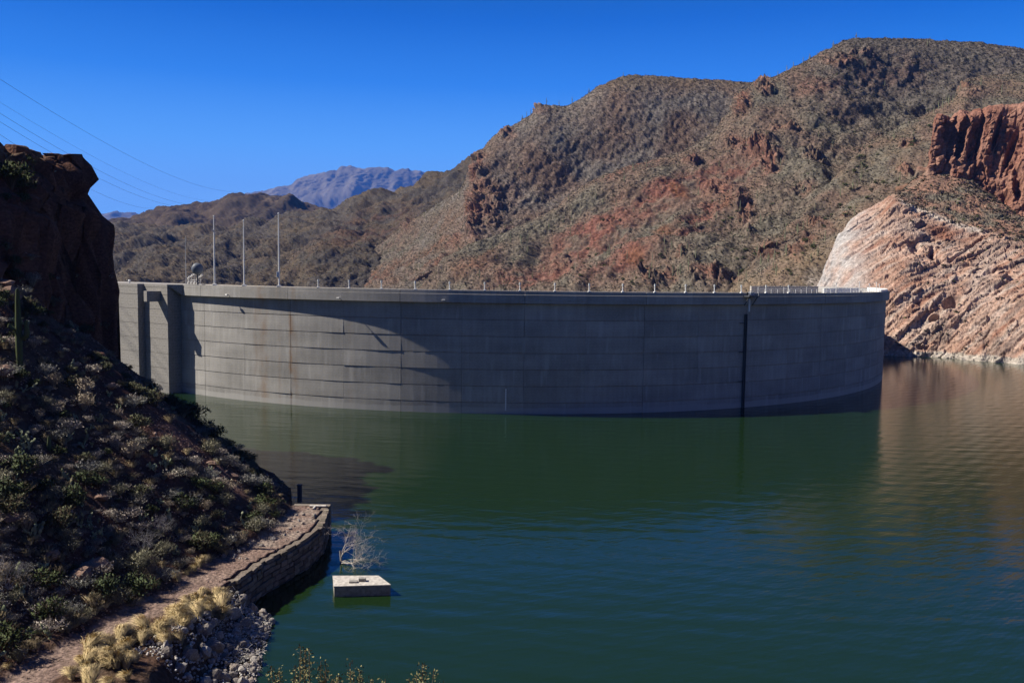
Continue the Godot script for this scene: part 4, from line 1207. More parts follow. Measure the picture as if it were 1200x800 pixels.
func hill_cacti() -> void:
	var red := "large red and olive hill rising behind the dam crest"
	var dark := "dark grey brown hill with a jagged rock spine"
	var spur := "sunlit olive spur between red hill and pale canyon wall"
	var protos := []
	rng.seed = 62
	for k in 5:
		var arms := []
		for q in [0, 0, 1, 2, 3][k]: arms.append([rng.randf() * TAU, rng.randf_range(0.35, 0.55), rng.randf_range(0.2, 0.38)])
		protos.append(saguaro_parts(k, 1.0 * 6.5, 0.27, arms, 8, Color(0.20, 0.205, 0.125)))
	var spots := []
	for e in [[666, 236], [669, 257], [667, 275], [733, 213], [744, 200], [758, 196], [819, 228], [891, 262], [867, 248], [818, 302], [809, 316], [799, 320], [795, 322], [888, 298], [789, 322], [620, 285], [645, 270], [700, 232]]: spots.append([red, e[0], e[1], 1.05])
	for e in [[884, 100], [903, 94], [912, 90], [922, 84], [930, 80], [941, 75], [948, 71], [957, 67], [966, 62], [976, 56], [1003, 45], [1090, 49]]: spots.append([red, e[0], e[1] + 1.5, 1.0])
	for e in [[497, 255], [540, 229], [560, 188], [612, 142], [618, 138], [622, 135], [640, 122], [655, 123], [670, 120], [690, 110], [730, 91]]: spots.append([dark, e[0], e[1] + 1.0, 1.0])
	for e in [[1100, 128], [1105, 126], [1112, 122], [1125, 108], [1095, 133], [1175, 108], [1150, 100], [935, 275], [942, 270], [920, 282], [955, 290], [912, 305], [985, 230], [1010, 200], [960, 300], [904, 308], [1000, 222], [1048, 165], [1110, 112], [1117, 120], [946, 265], [925, 300]]: spots.append([spur, e[0], e[1], 0.95])
	rng.seed = 63
	for k in 70: spots.append([red, rng.randf_range(560, 1150), 0.0, rng.randf_range(0.6, 1.1)])
	for k in 34: spots.append([spur, rng.randf_range(870, 1120), 0.0, rng.randf_range(0.6, 1.0)])
	for k in 30: spots.append([dark, rng.randf_range(420, 660), 0.0, rng.randf_range(0.6, 1.0)])
	var labels := {red: ["thin green saguaro cactus on the large red hill", "saguaro cacti on the red hill"], dark: ["tiny saguaro cactus on the dark spined hill", "saguaro cacti on the dark hill"], spur: ["slender saguaro cactus on sunlit spur beside red cliff", "saguaro cacti on the sunlit spur"]}
	for s in spots:
		var py: float = s[2]
		var h: Dictionary = hills[s[0]]
		if py == 0.0:
			var i: int = int((s[1] - h.px0) / (h.px1 - h.px0) * (h.nu - 1))
			py = lerpf(to_px(h.v[h.last * h.nu + i]).y, 335.0, pow(rng.randf(), 0.9))
		var p := find(s[0], s[1], py)
		var pr: Array = protos[rng.randi() % 5]
		var t := thing("saguaro", labels[s[0]][0], "cactus", p - Vector3(0, 0.3, 0), rng.randf() * TAU, labels[s[0]][1])
		t.scale = Vector3.ONE * s[3] * rng.randf_range(0.8, 1.15)
		for k in pr.size(): part("trunk" if k == 0 else "arm", pr[k], M.leaf, t)
func hill_trees() -> void:
	var red := "large red and olive hill rising behind the dam crest"
	var spur := "sunlit olive spur between red hill and pale canyon wall"
	var crowns := []
	for k in 3: crowns.append([twigs(860 + k, Vector3(1.2, 1.6, 1.2), 14, 0.06, Vector3(0.13, 0.11, 0.07)), leaf_cloud(870 + k, Vector3(1.6, 1.9, 1.5), 260, 0.24, [Vector3(0.085, 0.10, 0.04), Vector3(0.10, 0.115, 0.055), Vector3(0.07, 0.082, 0.038)][k], 1.3, 9)])
	rng.seed = 64
	var put := func(hill: String, px: float, py: float, sc: float, label: String, group: String):
		var t := thing("palo_verde", label, "tree", find(hill, px, py) - Vector3(0, 0.3, 0), rng.randf() * TAU, group)
		t.scale = Vector3.ONE * sc
		var c: Array = crowns[rng.randi() % 3]
		part("trunk", c[0], M.bark, t)
		part("crown", c[1], M.leaf, t)
	for e in [[1008, 185], [1014, 192], [1016, 204], [1036, 214], [985, 218], [1003, 200], [962, 268], [955, 284], [948, 292], [930, 300], [925, 314], [1028, 176], [1058, 220], [1045, 228], [1022, 230], [990, 240], [975, 252], [1064, 168], [1090, 150]]:
		for q in 3: put.call(spur, e[0] + rng.randfn() * 6.0, e[1] + rng.randfn() * 4.0, rng.randf_range(0.6, 1.35), "green bushy palo verde tree on the sunlit spur", "palo verde trees on the spur")
	for e in [[885, 305], [872, 316], [862, 300], [695, 318], [690, 300], [675, 310], [862, 252], [770, 300], [740, 330], [905, 225], [845, 262], [820, 285], [800, 262], [715, 262], [905, 320]]:
		for q in 3: put.call(red, e[0] + rng.randfn() * 8.0, e[1] + rng.randfn() * 4.0, rng.randf_range(0.6, 1.4), "green bushy palo verde tree on the large red hill", "palo verde trees on the red hill")
func ground(x: float, z: float) -> float:
	return land(x, z)
func slope_hit(px: float, py: float) -> Vector3:           # where a photo pixel's ray meets the near hillside
	var dirv := (P(px, py, 10.0) - CAM) / 10.0
	var d := 45.0
	while d < 140.0:
		var p := CAM + dirv * d
		if land(p.x, p.z) > p.y: return Vector3(p.x, land(p.x, p.z), p.z)
		d += 0.35
	return Vector3.INF
func near_plants() -> void:
	var grey := []
	var green := []
	for k in 6:
		var gc: Vector3 = [Vector3(0.35, 0.31, 0.28), Vector3(0.28, 0.26, 0.225), Vector3(0.37, 0.31, 0.24), Vector3(0.27, 0.265, 0.24), Vector3(0.33, 0.285, 0.255), Vector3(0.22, 0.21, 0.15)][k]
		var gs: Vector3 = [Vector3(0.85, 0.75, 0.85), Vector3(1.15, 0.6, 0.9), Vector3(0.7, 0.9, 0.7), Vector3(1.0, 0.8, 1.2), Vector3(0.9, 0.55, 1.0), Vector3(0.8, 1.0, 0.8)][k]
		grey.append([twigs(700 + k, gs * 0.95, 52, 0.012, gc * 0.9), leaf_cloud(720 + k, gs, 560, 0.05, gc, 1.5, 9 + 2 * k)])
		green.append([twigs(740 + k, Vector3(0.8, 1.0, 0.8), 26, 0.02, Vector3(0.11, 0.085, 0.06)), leaf_cloud(760 + k, Vector3(0.95, 1.05, 0.95), 620, 0.075, [Vector3(0.075, 0.095, 0.05), Vector3(0.11, 0.115, 0.07), Vector3(0.07, 0.088, 0.042)][k % 3], 1.6, 12)])
	var tan_ := []
	for k in 6: tan_.append(grass_tuft(780 + k, 420, 0.75 + 0.1 * (k % 3), 0.42 + 0.08 * (k % 2), [Vector3(0.48, 0.37, 0.20), Vector3(0.42, 0.33, 0.19), Vector3(0.52, 0.41, 0.23)][k % 3], Vector3(0.3 + 0.1 * (k % 3), 0, 0.1)))
	var dry := []
	for k in 4: dry.append(grass_tuft(790 + k, 190, 0.6, 0.6, Vector3(0.30, 0.24, 0.15)))
	var put := func(kind: String, meshes: Array, names_: Array, mats: Array, at: Vector3, sc: float, label: String, cat: String, group: String):
		var t := thing(kind, label, cat, at, rng.randf() * TAU, group)
		t.scale = Vector3(sc, sc * rng.randf_range(0.85, 1.1), sc)
		for i in meshes.size(): part(names_[i] if i < names_.size() else names_[-1], meshes[i], mats[mini(i, mats.size() - 1)], t)
		return t
	# grey brittle scrub, green bushes, prickly pears and dry tufts over the slope
	rng.seed = 71
	var n := 0
	var tries := 0
	var taken := []
	while n < 600 and tries < 9000:
		tries += 1
		var px := rng.randf_range(-20, 345)
		var py := rng.randf_range(330, 775)
		if px < 20 and py < 330: continue
		var p := slope_hit(px, py)
		if p == Vector3.INF: continue
		var d := -p.z
		var s := shore(d)
		if p.x > s[2] - 0.7: continue
		var slide := blob(Vector2(px, py), [[215, 520, 60, 14, 1.0, 42.0], [262, 560, 40, 10, 1.0, 50.0]])
		if slide > 0.4 and rng.randf() < 0.85: continue
		var ok := true
		var gap := 0.45 + 1.1 * rng.randf() * rng.randf()
		if n_roll.get_noise_2d(p.x * 4.0 + 11.0, p.z * 4.0) < rng.randf_range(-0.6, 0.05): continue
		for q in taken:
			if absf(q.x - p.x) < gap and absf(q.z - p.z) < gap:
				ok = false
				break
		if not ok: continue
		taken.append(p)
		p.y -= 0.08
		var k := rng.randf()
		if k < 0.48: put.call("grey_shrub", grey[rng.randi() % 6], ["twigs", "foliage"], [M.bark, M.leaf], p, 0.5 + 1.5 * pow(rng.randf(), 1.6), "low grey dry shrub on the steep shaded hillside", "shrub", "grey shrubs on the hillside")
		elif k < 0.60: put.call("green_bush", green[rng.randi() % 6], ["stems", "foliage"], [M.bark, M.leaf], p, 0.5 + 1.4 * pow(rng.randf(), 1.5), "dark green rounded bush on the steep shaded hillside", "bush", "green bushes on the hillside")
		elif k < 0.74: put.call("prickly_pear", pear_mesh(rng.randi() % 9 + 800, 12 + rng.randi() % 8), ["pad"], [M.leaf], p, rng.randf_range(0.55, 1.0), "prickly pear cactus with pale pads on the hillside", "cactus", "prickly pears on the hillside")
		else: put.call("dry_tuft", [dry[rng.randi() % 4]], ["blades"], [M.leaf], p, rng.randf_range(0.7, 1.5), "dull dry grass tuft between shrubs on the hillside", "grass tuft", "dry tufts on the hillside")
		n += 1
	# shrubs on top of and in front of the cliff
	rng.seed = 72
	for e in [[12, 215, 3.2], [30, 198, 1.8], [28, 225, 2.4], [45, 205, 1.7], [6, 236, 1.5], [62, 186, 1.0], [70, 210, 1.0], [22, 240, 1.6], [84, 205, 0.8], [3, 172, 1.2], [5, 300, 1.6], [16, 320, 1.3], [36, 312, 1.2], [52, 338, 1.5], [8, 262, 1.3]]:
		var p := slope_hit(e[0], e[1])
		if p == Vector3.INF: continue
		put.call("cliff_bush", green[rng.randi() % 6] if e[2] > 1.2 else grey[rng.randi() % 6], ["stems", "foliage"], [M.bark, M.leaf], p - Vector3(0, 0.3, 0), e[2], "bush growing among the rocks of the dark cliff", "bush", "bushes on the cliff")
	for e in [[25, 172], [38, 172], [46, 176], [53, 178], [42, 205], [50, 208], [36, 208], [4, 168]]:
		var p := slope_hit(e[0], e[1])
		if p == Vector3.INF: continue
		put.call("cliff_prickly_pear", pear_mesh(820 + rng.randi() % 5, 18), ["pad"], [M.leaf], p - Vector3(0, 0.1, 0), 1.4, "prickly pear cactus on the top of the dark cliff", "cactus", "prickly pears on the cliff")
	# tall saguaro at the slope's edge and a small one lower down
	var sp := slope_hit(23, 434)
	var big := thing("saguaro", "tall saguaro with two short arms on the steep hillside", "cactus", sp - Vector3(0, 0.2, 0))
	var parts_ := saguaro_parts(3, 8.2, 0.30, [[0.1, 0.42, 0.2], [-0.1, 0.40, 0.17], [2.9, 0.52, 0.06]], 20)
	for k in parts_.size(): part("trunk" if k == 0 else "arm", parts_[k], M.leaf, big)
	for e in [[57, 527, 1.3, "knee-high barrel-like young saguaro among grey shrubs on hillside"], [28, 577, 1.0, "stubby little columnar cactus low on the hillside"]]:
		var q := slope_hit(e[0], e[1])
		var t := thing("saguaro", e[3], "cactus", q - Vector3(0, 0.1, 0))
		var pr := saguaro_parts(5, e[2], 0.2, [], 14)
		part("trunk", pr[0], M.leaf, t)
	# cholla with pale joints
	var cq := slope_hit(83, 580)
	var ch := thing("cholla", "pale branching cholla cactus standing on the hillside", "cactus", cq)
	rng.seed = 73
	for k in 9:
		var s := Soup.new()
		s.col = Color(0.42, 0.39, 0.25)
		var b := Vector3(0, 0.15 + 0.12 * k, 0)
		var e := b + Vector3(rng.randfn() * 0.25, 0.35, rng.randfn() * 0.25)
		s.tube([b, b.lerp(e, 0.5), e], [0.06, 0.075, 0.04], 7)
		part("joint", s.mesh(), M.leaf, ch)
	# bare grey bushes beside the path
	rng.seed = 74
	for e in [[165, 655, 2.6, "large bare grey bush of tangled twigs beside the path"], [8, 690, 2.3, "bare silvery bush on the slope left of the path"], [185, 625, 1.8, "smaller bare grey bush above the tangled one"], [218, 400, 1.4, "leafless wiry shrub on the ridge against the dam"]]:
		var p := slope_hit(e[0], e[1])
		if p == Vector3.INF: continue
		var t := thing("bare_bush", e[3], "bush", p)
		var s := Soup.new()
		var r := RandomNumberGenerator.new(); r.seed = int(e[0])
		for k in 13:
			s.col = shade(Vector3(0.34, 0.32, 0.31), r)
			branch(s, r, Vector3(r.randfn() * 0.1, -0.1, r.randfn() * 0.1), Vector3(r.randfn() * 0.7 + 0.2, 1.0, r.randfn() * 0.7).normalized(), e[2] * 0.5, 0.022, 3)
		part("branches", s.mesh(), M.bark, t)
	# edge bushes
	for e in [[252, 488, 2.0], [238, 484, 1.9], [228, 476, 2.6], [214, 464, 2.3], [205, 456, 2.0], [196, 450, 1.6], [180, 440, 1.3], [268, 500, 1.4], [285, 520, 1.5], [296, 534, 1.6], [306, 556, 1.4], [240, 640, 1.7], [310, 590, 1.5], [318, 578, 1.6], [326, 592, 1.3]]:
		var p := slope_hit(e[0] - 4, e[1] + 4)
		if p == Vector3.INF: p = Vector3((e[0] - 604.0) * 0.121, land((e[0] - 604.0) * 0.121, -121.0), -121.0)
		put.call("edge_bush", green[rng.randi() % 6], ["stems", "foliage"], [M.bark, M.leaf], p - Vector3(0, 0.1, 0), e[2], "leafy green bush along the shore edge of the hillside", "bush", "bushes along the shore edge")
	# golden grass beside the path
	rng.seed = 75
	var g := 0
	tries = 0
	while g < 95 and tries < 3000:
		tries += 1
		var d := rng.randf_range(52.0, 72.0)
		var s := shore(d)
		var x: float = s[1] + rng.randf_range(0.7, 3.6 if d > 61.0 else 5.0) - (0.4 if d < 60.0 else 0.0)
		var pp := to_px(Vector3(x, land(x, -d), -d))
		if pp.x < 60 or pp.x > 262 or pp.y > 840: continue
		if n_roll.get_noise_2d(x * 7.0, d * 7.0) < rng.randf_range(-0.3, 0.1): continue
		put.call("golden_grass", [tan_[rng.randi() % 6]], ["blades"], [M.leaf], Vector3(x, land(x, -d) - 0.05, -d), 0.55 + 1.0 * pow(rng.randf(), 1.5), "golden bunch grass tuft between the path and the stones", "grass tuft", "golden grass along the path")
		g += 1
	g = 0
	while g < 28:
		var d := rng.randf_range(51.0, 88.0)
		var s := shore(d)
		var x: float = s[2] + rng.randf_range(-1.4, -0.25)
		put.call("path_grass", [dry[rng.randi() % 4]] if rng.randf() < 0.7 else [tan_[rng.randi() % 6]], ["blades"], [M.leaf], Vector3(x, land(x, -d) - 0.05, -d), rng.randf_range(0.6, 1.2), "dry grass tuft along the hill side of the path", "grass tuft", "grass on the hill side of the path")
		g += 1
	# young bushes just below the viewpoint
	rng.seed = 76
	for e in [[352, 757, 5.2, "leafy young bush with a spray of upright stems near water"], [410, 776, 5.4, "compact young bush between the two taller sprays"], [495, 779, 5.0, "broad low bush with pale leaf tips below the overlook"]]:
		var top := P(e[0], e[1], e[2])
		var gy := land(top.x, top.z)
		var t := thing("overlook_bush", e[3], "bush", Vector3(top.x, gy, top.z))
		var hgt: float = top.y - gy
		var st := Soup.new()
		var lf := Soup.new()
		var ns: int = [12, 11, 16][int(e[0]) % 3]
		for k in ns:
			var sx := rng.randf_range(-1.0, 1.0)
			var wide: float = 0.17 if e[0] < 450 else 0.27
			var tipv := Vector3(sx * wide, hgt * (1.0 - 0.07 * absf(sx) - rng.randf() * 0.035), rng.randfn() * 0.08)
			if k == 0: tipv = Vector3(0, hgt, 0)
			if k == 1 and e[0] < 400: tipv = Vector3(-0.19, hgt - 0.13, 0.0)
			var b := Vector3(rng.randfn() * 0.05, -0.1, rng.randfn() * 0.05)
			var m := b.lerp(tipv, 0.6) + Vector3(sx * 0.02, 0, 0)
			st.col = Color(0.13, 0.10, 0.07)
			st.tube([b, m, tipv], [0.012, 0.007, 0.002], 4, 0.0, false)
			for q in 170:
				var u := pow(rng.randf(), 0.6)
				var c := m.lerp(tipv, u) if u > 0.2 else b.lerp(m, 0.6 + u * 2.0)
				c += Vector3(rng.randfn(), rng.randfn(), rng.randfn()) * 0.016
				var a := Vector3(rng.randfn(), rng.randfn() + 0.9, rng.randfn()).normalized()
				var w := a.cross(Vector3(rng.randfn(), rng.randfn(), rng.randfn())).normalized()
				var l := rng.randf_range(0.009, 0.017)
				lf.col = shade(Vector3(0.17, 0.155, 0.075), rng, 0.35)
				var nn := (w.cross(a) + Vector3(-0.3, 0.5, 0)).normalized()
				lf.tri(c - w * l * 0.35, c + w * l * 0.35, c + a * l, nn)
				lf.tri(c - w * l * 0.35, c + w * l * 0.35, c - a * l * 0.5, nn)
		part("stems", st.mesh(), M.bark, t)
		part("foliage", lf.mesh(), M.leaf, t)

# ---------------------------------------------------------------- shore works
func build_shore() -> void:
	# masonry retaining wall along the path
	var wall := thing("retaining_wall", "curved masonry retaining wall between footpath and lake", "wall")
	var line := []
	var d := 71.6
	while d < 98.95:
		line.append(Vector3(shore(d)[1], 0, -d)); d += 0.2
	line.append(Vector3(-21.6, 0, -98.95))
	var lens := [0.0]
	for k in line.size() - 1: lens.append(lens[-1] + line[k].distance_to(line[k + 1]))
	var at := func(s: float) -> Vector3:
		var k := 0
		while k < lens.size() - 2 and s > lens[k + 1]: k += 1
		return line[k].lerp(line[k + 1], clampf((s - lens[k]) / maxf(lens[k + 1] - lens[k], 0.001), 0.0, 1.0))
	var total: float = lens[-1]
	rng.seed = 81
	var core := Soup.new()
	core.col = Color(0.25, 0.205, 0.165)
	var k := 0.0
	while k < total - 0.01:
		var a: Vector3 = at.call(k)
		var b: Vector3 = at.call(minf(k + 0.9, total))
		var t := (b - a).normalized()
		var out := Vector3(-t.z, 0, t.x)
		if out.x < 0.0: out = -out
		core.box((a + b) * 0.5 - out * 0.46 + Vector3(0, 0.2, 0), Vector3(a.distance_to(b) + 0.02, 5.9, 0.8), Basis(t, Vector3.UP, t.cross(Vector3.UP)))
		k += 0.9
	part("core", core.mesh(), M.stone, wall)
	var rows := [[-0.5, 0.62], [0.12, 0.55], [0.67, 0.6], [1.27, 0.5], [1.77, 0.55], [2.32, 0.48], [2.80, 0.45]]
	for r in rows.size():
		var s := -rng.randf() * 0.5
		while s < total - 0.1:
			var w := rng.randf_range(0.65, 1.25)
			var s0 := maxf(s, 0.0)
			var s1 := minf(s + w, total)
			s += w
			if s1 - s0 < 0.15: continue
			if r == rows.size() - 1 and rng.randf() < 0.4 and s0 < total * 0.75: continue    # missing cap stones
			var a: Vector3 = at.call(s0)
			var b: Vector3 = at.call(s1)
			var t := (b - a).normalized()
			var out := Vector3(-t.z, 0, t.x)
			if out.x < 0.0: out = -out
			var q := Soup.new()
			q.col = shade(Vector3(0.26, 0.215, 0.175), rng, 0.4)
			var dep := rng.randf_range(0.22, 0.34)
			var hgt: float = rows[r][1] - rng.randf_range(0.03, 0.12)
			q.box(Vector3(0, 0, 0), Vector3(s1 - s0 - 0.05, hgt, dep + 0.3), Basis(Vector3.UP, rng.randf_range(-0.08, 0.08)) * Basis(Vector3(0, 0, 1), rng.randf_range(-0.035, 0.035)), 0.05)
			var o := part("stone", q.mesh(), M.stone, wall, (a + b) * 0.5 - out * (0.17 - rng.randf() * 0.15) + Vector3(0, rows[r][0] + hgt * 0.5, 0))
			o.basis = Basis(t, Vector3.UP, t.cross(Vector3.UP))
	# square end of the wall
	var end := Soup.new()
	end.col = Color(0.33, 0.28, 0.23)
	end.box(Vector3(-23.45, 0.2, -99.3), Vector3(4.4, 6.1, 0.7), Basis(Vector3.UP, 0.0), 0.06)
	part("end_wall", end.mesh(), M.stone, wall)
	# rubble on the path's far end
	var rocks := []
	for i in 7: rocks.append(rough_rock(830 + i, 2))
	rng.seed = 82
	var stone_mat := []
	for c in [Vector3(0.50, 0.46, 0.42), Vector3(0.36, 0.32, 0.29), Vector3(0.43, 0.36, 0.31), Vector3(0.26, 0.23, 0.21)]:
		var m: StandardMaterial3D = M.stone.duplicate()
		m.albedo_color = Color(c.x, c.y, c.z).linear_to_srgb()
		stone_mat.append(m)
	var drop := func(called: String, p: Vector3, sz: float, label: String, group: String, mi: int):
		var o := part(called, rocks[rng.randi() % 7], stone_mat[mi], self, p)
		o.basis = Basis.from_euler(Vector3(rng.randf() * TAU, rng.randf() * TAU, rng.randf() * TAU)).scaled_local(Vector3(sz, sz * rng.randf_range(0.6, 0.9), sz * rng.randf_range(0.7, 1.1)))
		tag(o, label, "stone", group)
		return o
	for i in 46:
		var dd := rng.randf_range(80.0, 97.5)
		var s := shore(dd)
		var x := lerpf(s[2] - 0.2, s[1] - 0.9, pow(rng.randf(), 1.6 if dd < 90 else 1.0))
		var sz := rng.randf_range(0.18, 0.5)
		drop.call("path_stone", Vector3(x, land(x, -dd) + sz * 0.15, -dd), sz, "small pale broken stone lying on the footpath", "loose stones on the path", rng.randi() % 3)
	var slab := thing("curb_slab", "flat pale slab at the end of the walled footpath", "slab", Vector3(-22.6, 3.25, -98.6))
	var ss := Soup.new(); ss.box(Vector3(0, 0.06, 0), Vector3(2.0, 0.16, 0.5), Basis.IDENTITY, 0.03); part("slab", ss.mesh(), M.pale_concrete, slab)
	var sl2 := Soup.new(); sl2.box(Vector3(-0.3, -0.02, 0.75), Vector3(0.25, 0.3, 0.9), Basis.IDENTITY, 0.03); part("kerb_piece", sl2.mesh(), M.pale_concrete, slab)
	# riprap stones
	rng.seed = 83
	var cnt := 0
	while cnt < 210:
		var dd := rng.randf_range(58.0, 73.2)
		var s := shore(minf(dd, 71.0))
		var x := lerpf(s[1] + 2.6, s[0] + 0.1, pow(rng.randf(), 0.8))
		var y := land(x, -minf(dd, 71.0))
		var sz := 0.24 + 0.75 * pow(rng.randf(), 2.2) + (0.5 if rng.randf() < 0.06 else 0.0)
		drop.call("riprap_stone", Vector3(x, maxf(y, -0.1) + sz * 0.22, -dd), sz, "angular pale riprap stone piled at the water's edge", "riprap stones below the path", [0, 0, 1, 2, 3][rng.randi() % 5])
		cnt += 1
	for e in [[240, 748, 1.3], [285, 735, 1.2], [248, 765, 1.6], [225, 775, 1.4]]:
		var p := slope_hit(e[0], e[1])
		if p == Vector3.INF: p = Vector3(-24, 2.0, -66)
		drop.call("boulder", p + Vector3(0, 0.35, 0), e[2], "larger angular boulder lying among the riprap stones", "boulders in the riprap", 1)
	var chips := []
	var ccol := PackedColorArray()
	for i in 1900:
		var dd := rng.randf_range(57.0, 73.0)
		var s := shore(minf(dd, 71.0))
		var x := lerpf(s[1] + 2.4, s[0] + 0.1, rng.randf())
		var y := maxf(land(x, -minf(dd, 71.0)), -0.1)
		var sz := rng.randf_range(0.08, 0.24)
		chips.append(Transform3D(Basis.from_euler(Vector3(rng.randf() * 6, rng.randf() * 6, rng.randf() * 6)).scaled(Vector3.ONE * sz), Vector3(x, y + 0.08 + rng.randf() * 0.15, -dd)))
		ccol.append(shade([Vector3(0.45, 0.42, 0.39), Vector3(0.3, 0.27, 0.25), Vector3(0.55, 0.52, 0.48)][rng.randi() % 3], rng))
	scatter("rubble", rough_rock(850, 0), M.leaf, chips, ccol, "small broken stones filling the riprap slope")
	chips = []; ccol = PackedColorArray()
	for i in 9000:                                         # gravel and loose stones on the hillside
		var px := rng.randf_range(-10, 330)
		var dd := rng.randf_range(52.0, 126.0)
		var x := (px - 600.0) / 1000.0 * dd
		var s := shore(dd)
		if x > s[1] - 0.6: continue
		var y := land(x, -dd)
		if y > 34.0: continue
		var sz := rng.randf_range(0.06, 0.2) * (2.2 if rng.randf() < 0.05 else 1.0)
		if x > s[2]: sz *= 0.45
		chips.append(Transform3D(Basis.from_euler(Vector3(rng.randf() * 6, rng.randf() * 6, rng.randf() * 6)).scaled(Vector3.ONE * sz), Vector3(x, y + sz * 0.2, -dd)))
		ccol.append(shade(Vector3(0.27, 0.185, 0.145), rng, 0.35))
	scatter("gravel", rough_rock(851, 0), M.leaf, chips, ccol, "loose gravel and stones strewn over the hillside")
	# outcrops on the slope
	rng.seed = 84
	for e in [[108, 668, 2.4], [92, 680, 2.2], [20, 615, 2.0], [118, 585, 1.4], [80, 632, 1.8], [248, 545, 1.5], [275, 560, 1.2], [5, 440, 2.4], [15, 350, 2.6], [8, 335, 2.0], [60, 655, 1.6], [262, 572, 1.1], [200, 560, 1.2], [130, 455, 1.3]]:
		var p := slope_hit(e[0], e[1])
		if p == Vector3.INF: continue
		var o := part("outcrop", rocks[rng.randi() % 7], M.stone, self, p + Vector3(0, 0.1 * e[2], 0))
		var mm: StandardMaterial3D = stone_mat[2].duplicate()
		mm.albedo_color = lin(0.34, 0.22, 0.17)
		o.material_override = mm
		o.basis = Basis.from_euler(Vector3(rng.randf_range(-0.4, 0.4), rng.randf() * TAU, rng.randf_range(-0.4, 0.4))).scaled_local(Vector3(e[2], e[2] * 0.6, e[2] * 0.8))
		tag(o, "reddish rock outcrop jutting from the shrubby hillside", "rock", "outcrops on the hillside")
	# pale twig litter on the riprap
	var lit := Soup.new()
	for i in 520:
		var dd := rng.randf_range(63.0, 73.0)
		var s := shore(minf(dd, 71.0))
		var x := lerpf(s[0] - 3.4, s[0] + 0.3, rng.randf())
		var y := maxf(land(x, -minf(dd, 71.0)), 0.0) + rng.randf_range(0.15, 0.5)
		var a := Vector3(rng.randfn(), rng.randfn() * 0.4, rng.randfn()).normalized() * rng.randf_range(0.2, 0.6)
		lit.col = shade(Vector3(0.48, 0.45, 0.42), rng)
		lit.tube([Vector3(x, y, -dd) - a * 0.5, Vector3(x, y, -dd) + Vector3(0, 0.05, 0), Vector3(x, y, -dd) + a * 0.5], [0.022, 0.018, 0.008], 3, 0.0, false)
	var lo := part("driftwood", lit.mesh(), M.bark, self)
	tag(lo, "tangle of bleached driftwood twigs on the riprap", "driftwood", "", "stuff")
	# square concrete float
	var fb := thing("concrete_block", "pale flat topped concrete box standing in the water", "block")
	var q0 := P(391.5, 696, 79.0); var q1 := P(457.5, 693, 79.6); var q2 := P(443, 681.5, 82.0); var q3 := P(390, 684, 81.8)
	var top := 1.0
	var pts := []
	for e in [q0, q1, q2, q3]: pts.append(Vector3(e.x, 0, e.z))
	var bx := Soup.new()
	for i in 4:
		var a: Vector3 = pts[i]
		var b: Vector3 = pts[(i + 1) % 4]
		bx.quad(a + Vector3(0, -1.5, 0), b + Vector3(0, -1.5, 0), b + Vector3(0, top - 0.05, 0), a + Vector3(0, top - 0.05, 0), ((a + b) * 0.5 - (pts[0] + pts[2]) * 0.5))
	part("body", bx.mesh(), M.concrete, fb)
	var bt := Soup.new()
	var cen: Vector3 = (pts[0] + pts[1] + pts[2] + pts[3]) * 0.25
	var o4 := []
	for e in pts: o4.append(e + (e - cen).normalized() * 0.05)
	bt.quad(o4[0] + Vector3(0, top + 0.06, 0), o4[1] + Vector3(0, top + 0.06, 0), o4[2] + Vector3(0, top + 0.06, 0), o4[3] + Vector3(0, top + 0.06, 0), Vector3.UP)
	for i in 4: bt.quad(o4[i] + Vector3(0, top - 0.06, 0), o4[(i + 1) % 4] + Vector3(0, top - 0.06, 0), o4[(i + 1) % 4] + Vector3(0, top + 0.06, 0), o4[i] + Vector3(0, top + 0.06, 0), (o4[i] + o4[(i + 1) % 4]) * 0.5 - cen)
	part("top_slab", bt.mesh(), M.pale_concrete, fb)
	for e in [[-0.55, 0.55, 0.8, 0.18], [0.25, 0.15, 0.7, 0.32]]:
		var s := Soup.new(); s.box(cen + Vector3(e[0] + 0.1, top + 0.06 + e[3] * 0.5, e[1]), Vector3(e[2], e[3], 0.45), Basis(Vector3.UP, 0.1), 0.03)
		part("hatch", s.mesh(), M.concrete, fb)
	# dead tree standing in the lake
	var tp := Vector3(-17.9, -0.4, -88.5)
	var dt := thing("dead_tree", "bare bleached dead tree standing in the water by wall", "tree", tp)
	var r := RandomNumberGenerator.new(); r.seed = 9
	var tr := Soup.new()
	tr.col = Color(0.42, 0.38, 0.34)
	tr.tube([Vector3(0, -1.5, 0), Vector3(0.05, 0.6, 0), Vector3(-0.05, 1.8, 0.1)], [0.13, 0.11, 0.08], 6)
	part("trunk", tr.mesh(), M.bark, dt)
	for i in 9:
		var s := Soup.new()
		s.col = shade(Vector3(0.46, 0.42, 0.38), r, 0.15)
		var low := i >= 6
		var b := Vector3(0, 0.3 + 0.2 * i, 0) if not low else Vector3(0.1, 0.4, 0.2)
		var dv := Vector3(r.randf_range(-0.25, 1.0), r.randf_range(0.55, 1.2), r.randfn() * 0.5).normalized() if not low else Vector3(r.randf_range(0.5, 1.0), 0.18, r.randf_range(0.2, 0.9)).normalized()
		branch(s, r, b, dv, r.randf_range(1.7, 2.4), 0.055, 4, 0.03)
		part("branch", s.mesh(), M.bark, dt)
	# dark post on the shore beyond the wall
	var pp := Vector3(-28.0, 0.4, -111.5)
	var pt := thing("mooring_post", "short dark post in the shade beyond the path's end", "post", pp)
	var ps := Soup.new(); ps.box(Vector3(0, 0.9, 0), Vector3(0.55, 2.3, 0.5), Basis.IDENTITY, 0.06); part("post", ps.mesh(), M.dark_steel, pt)
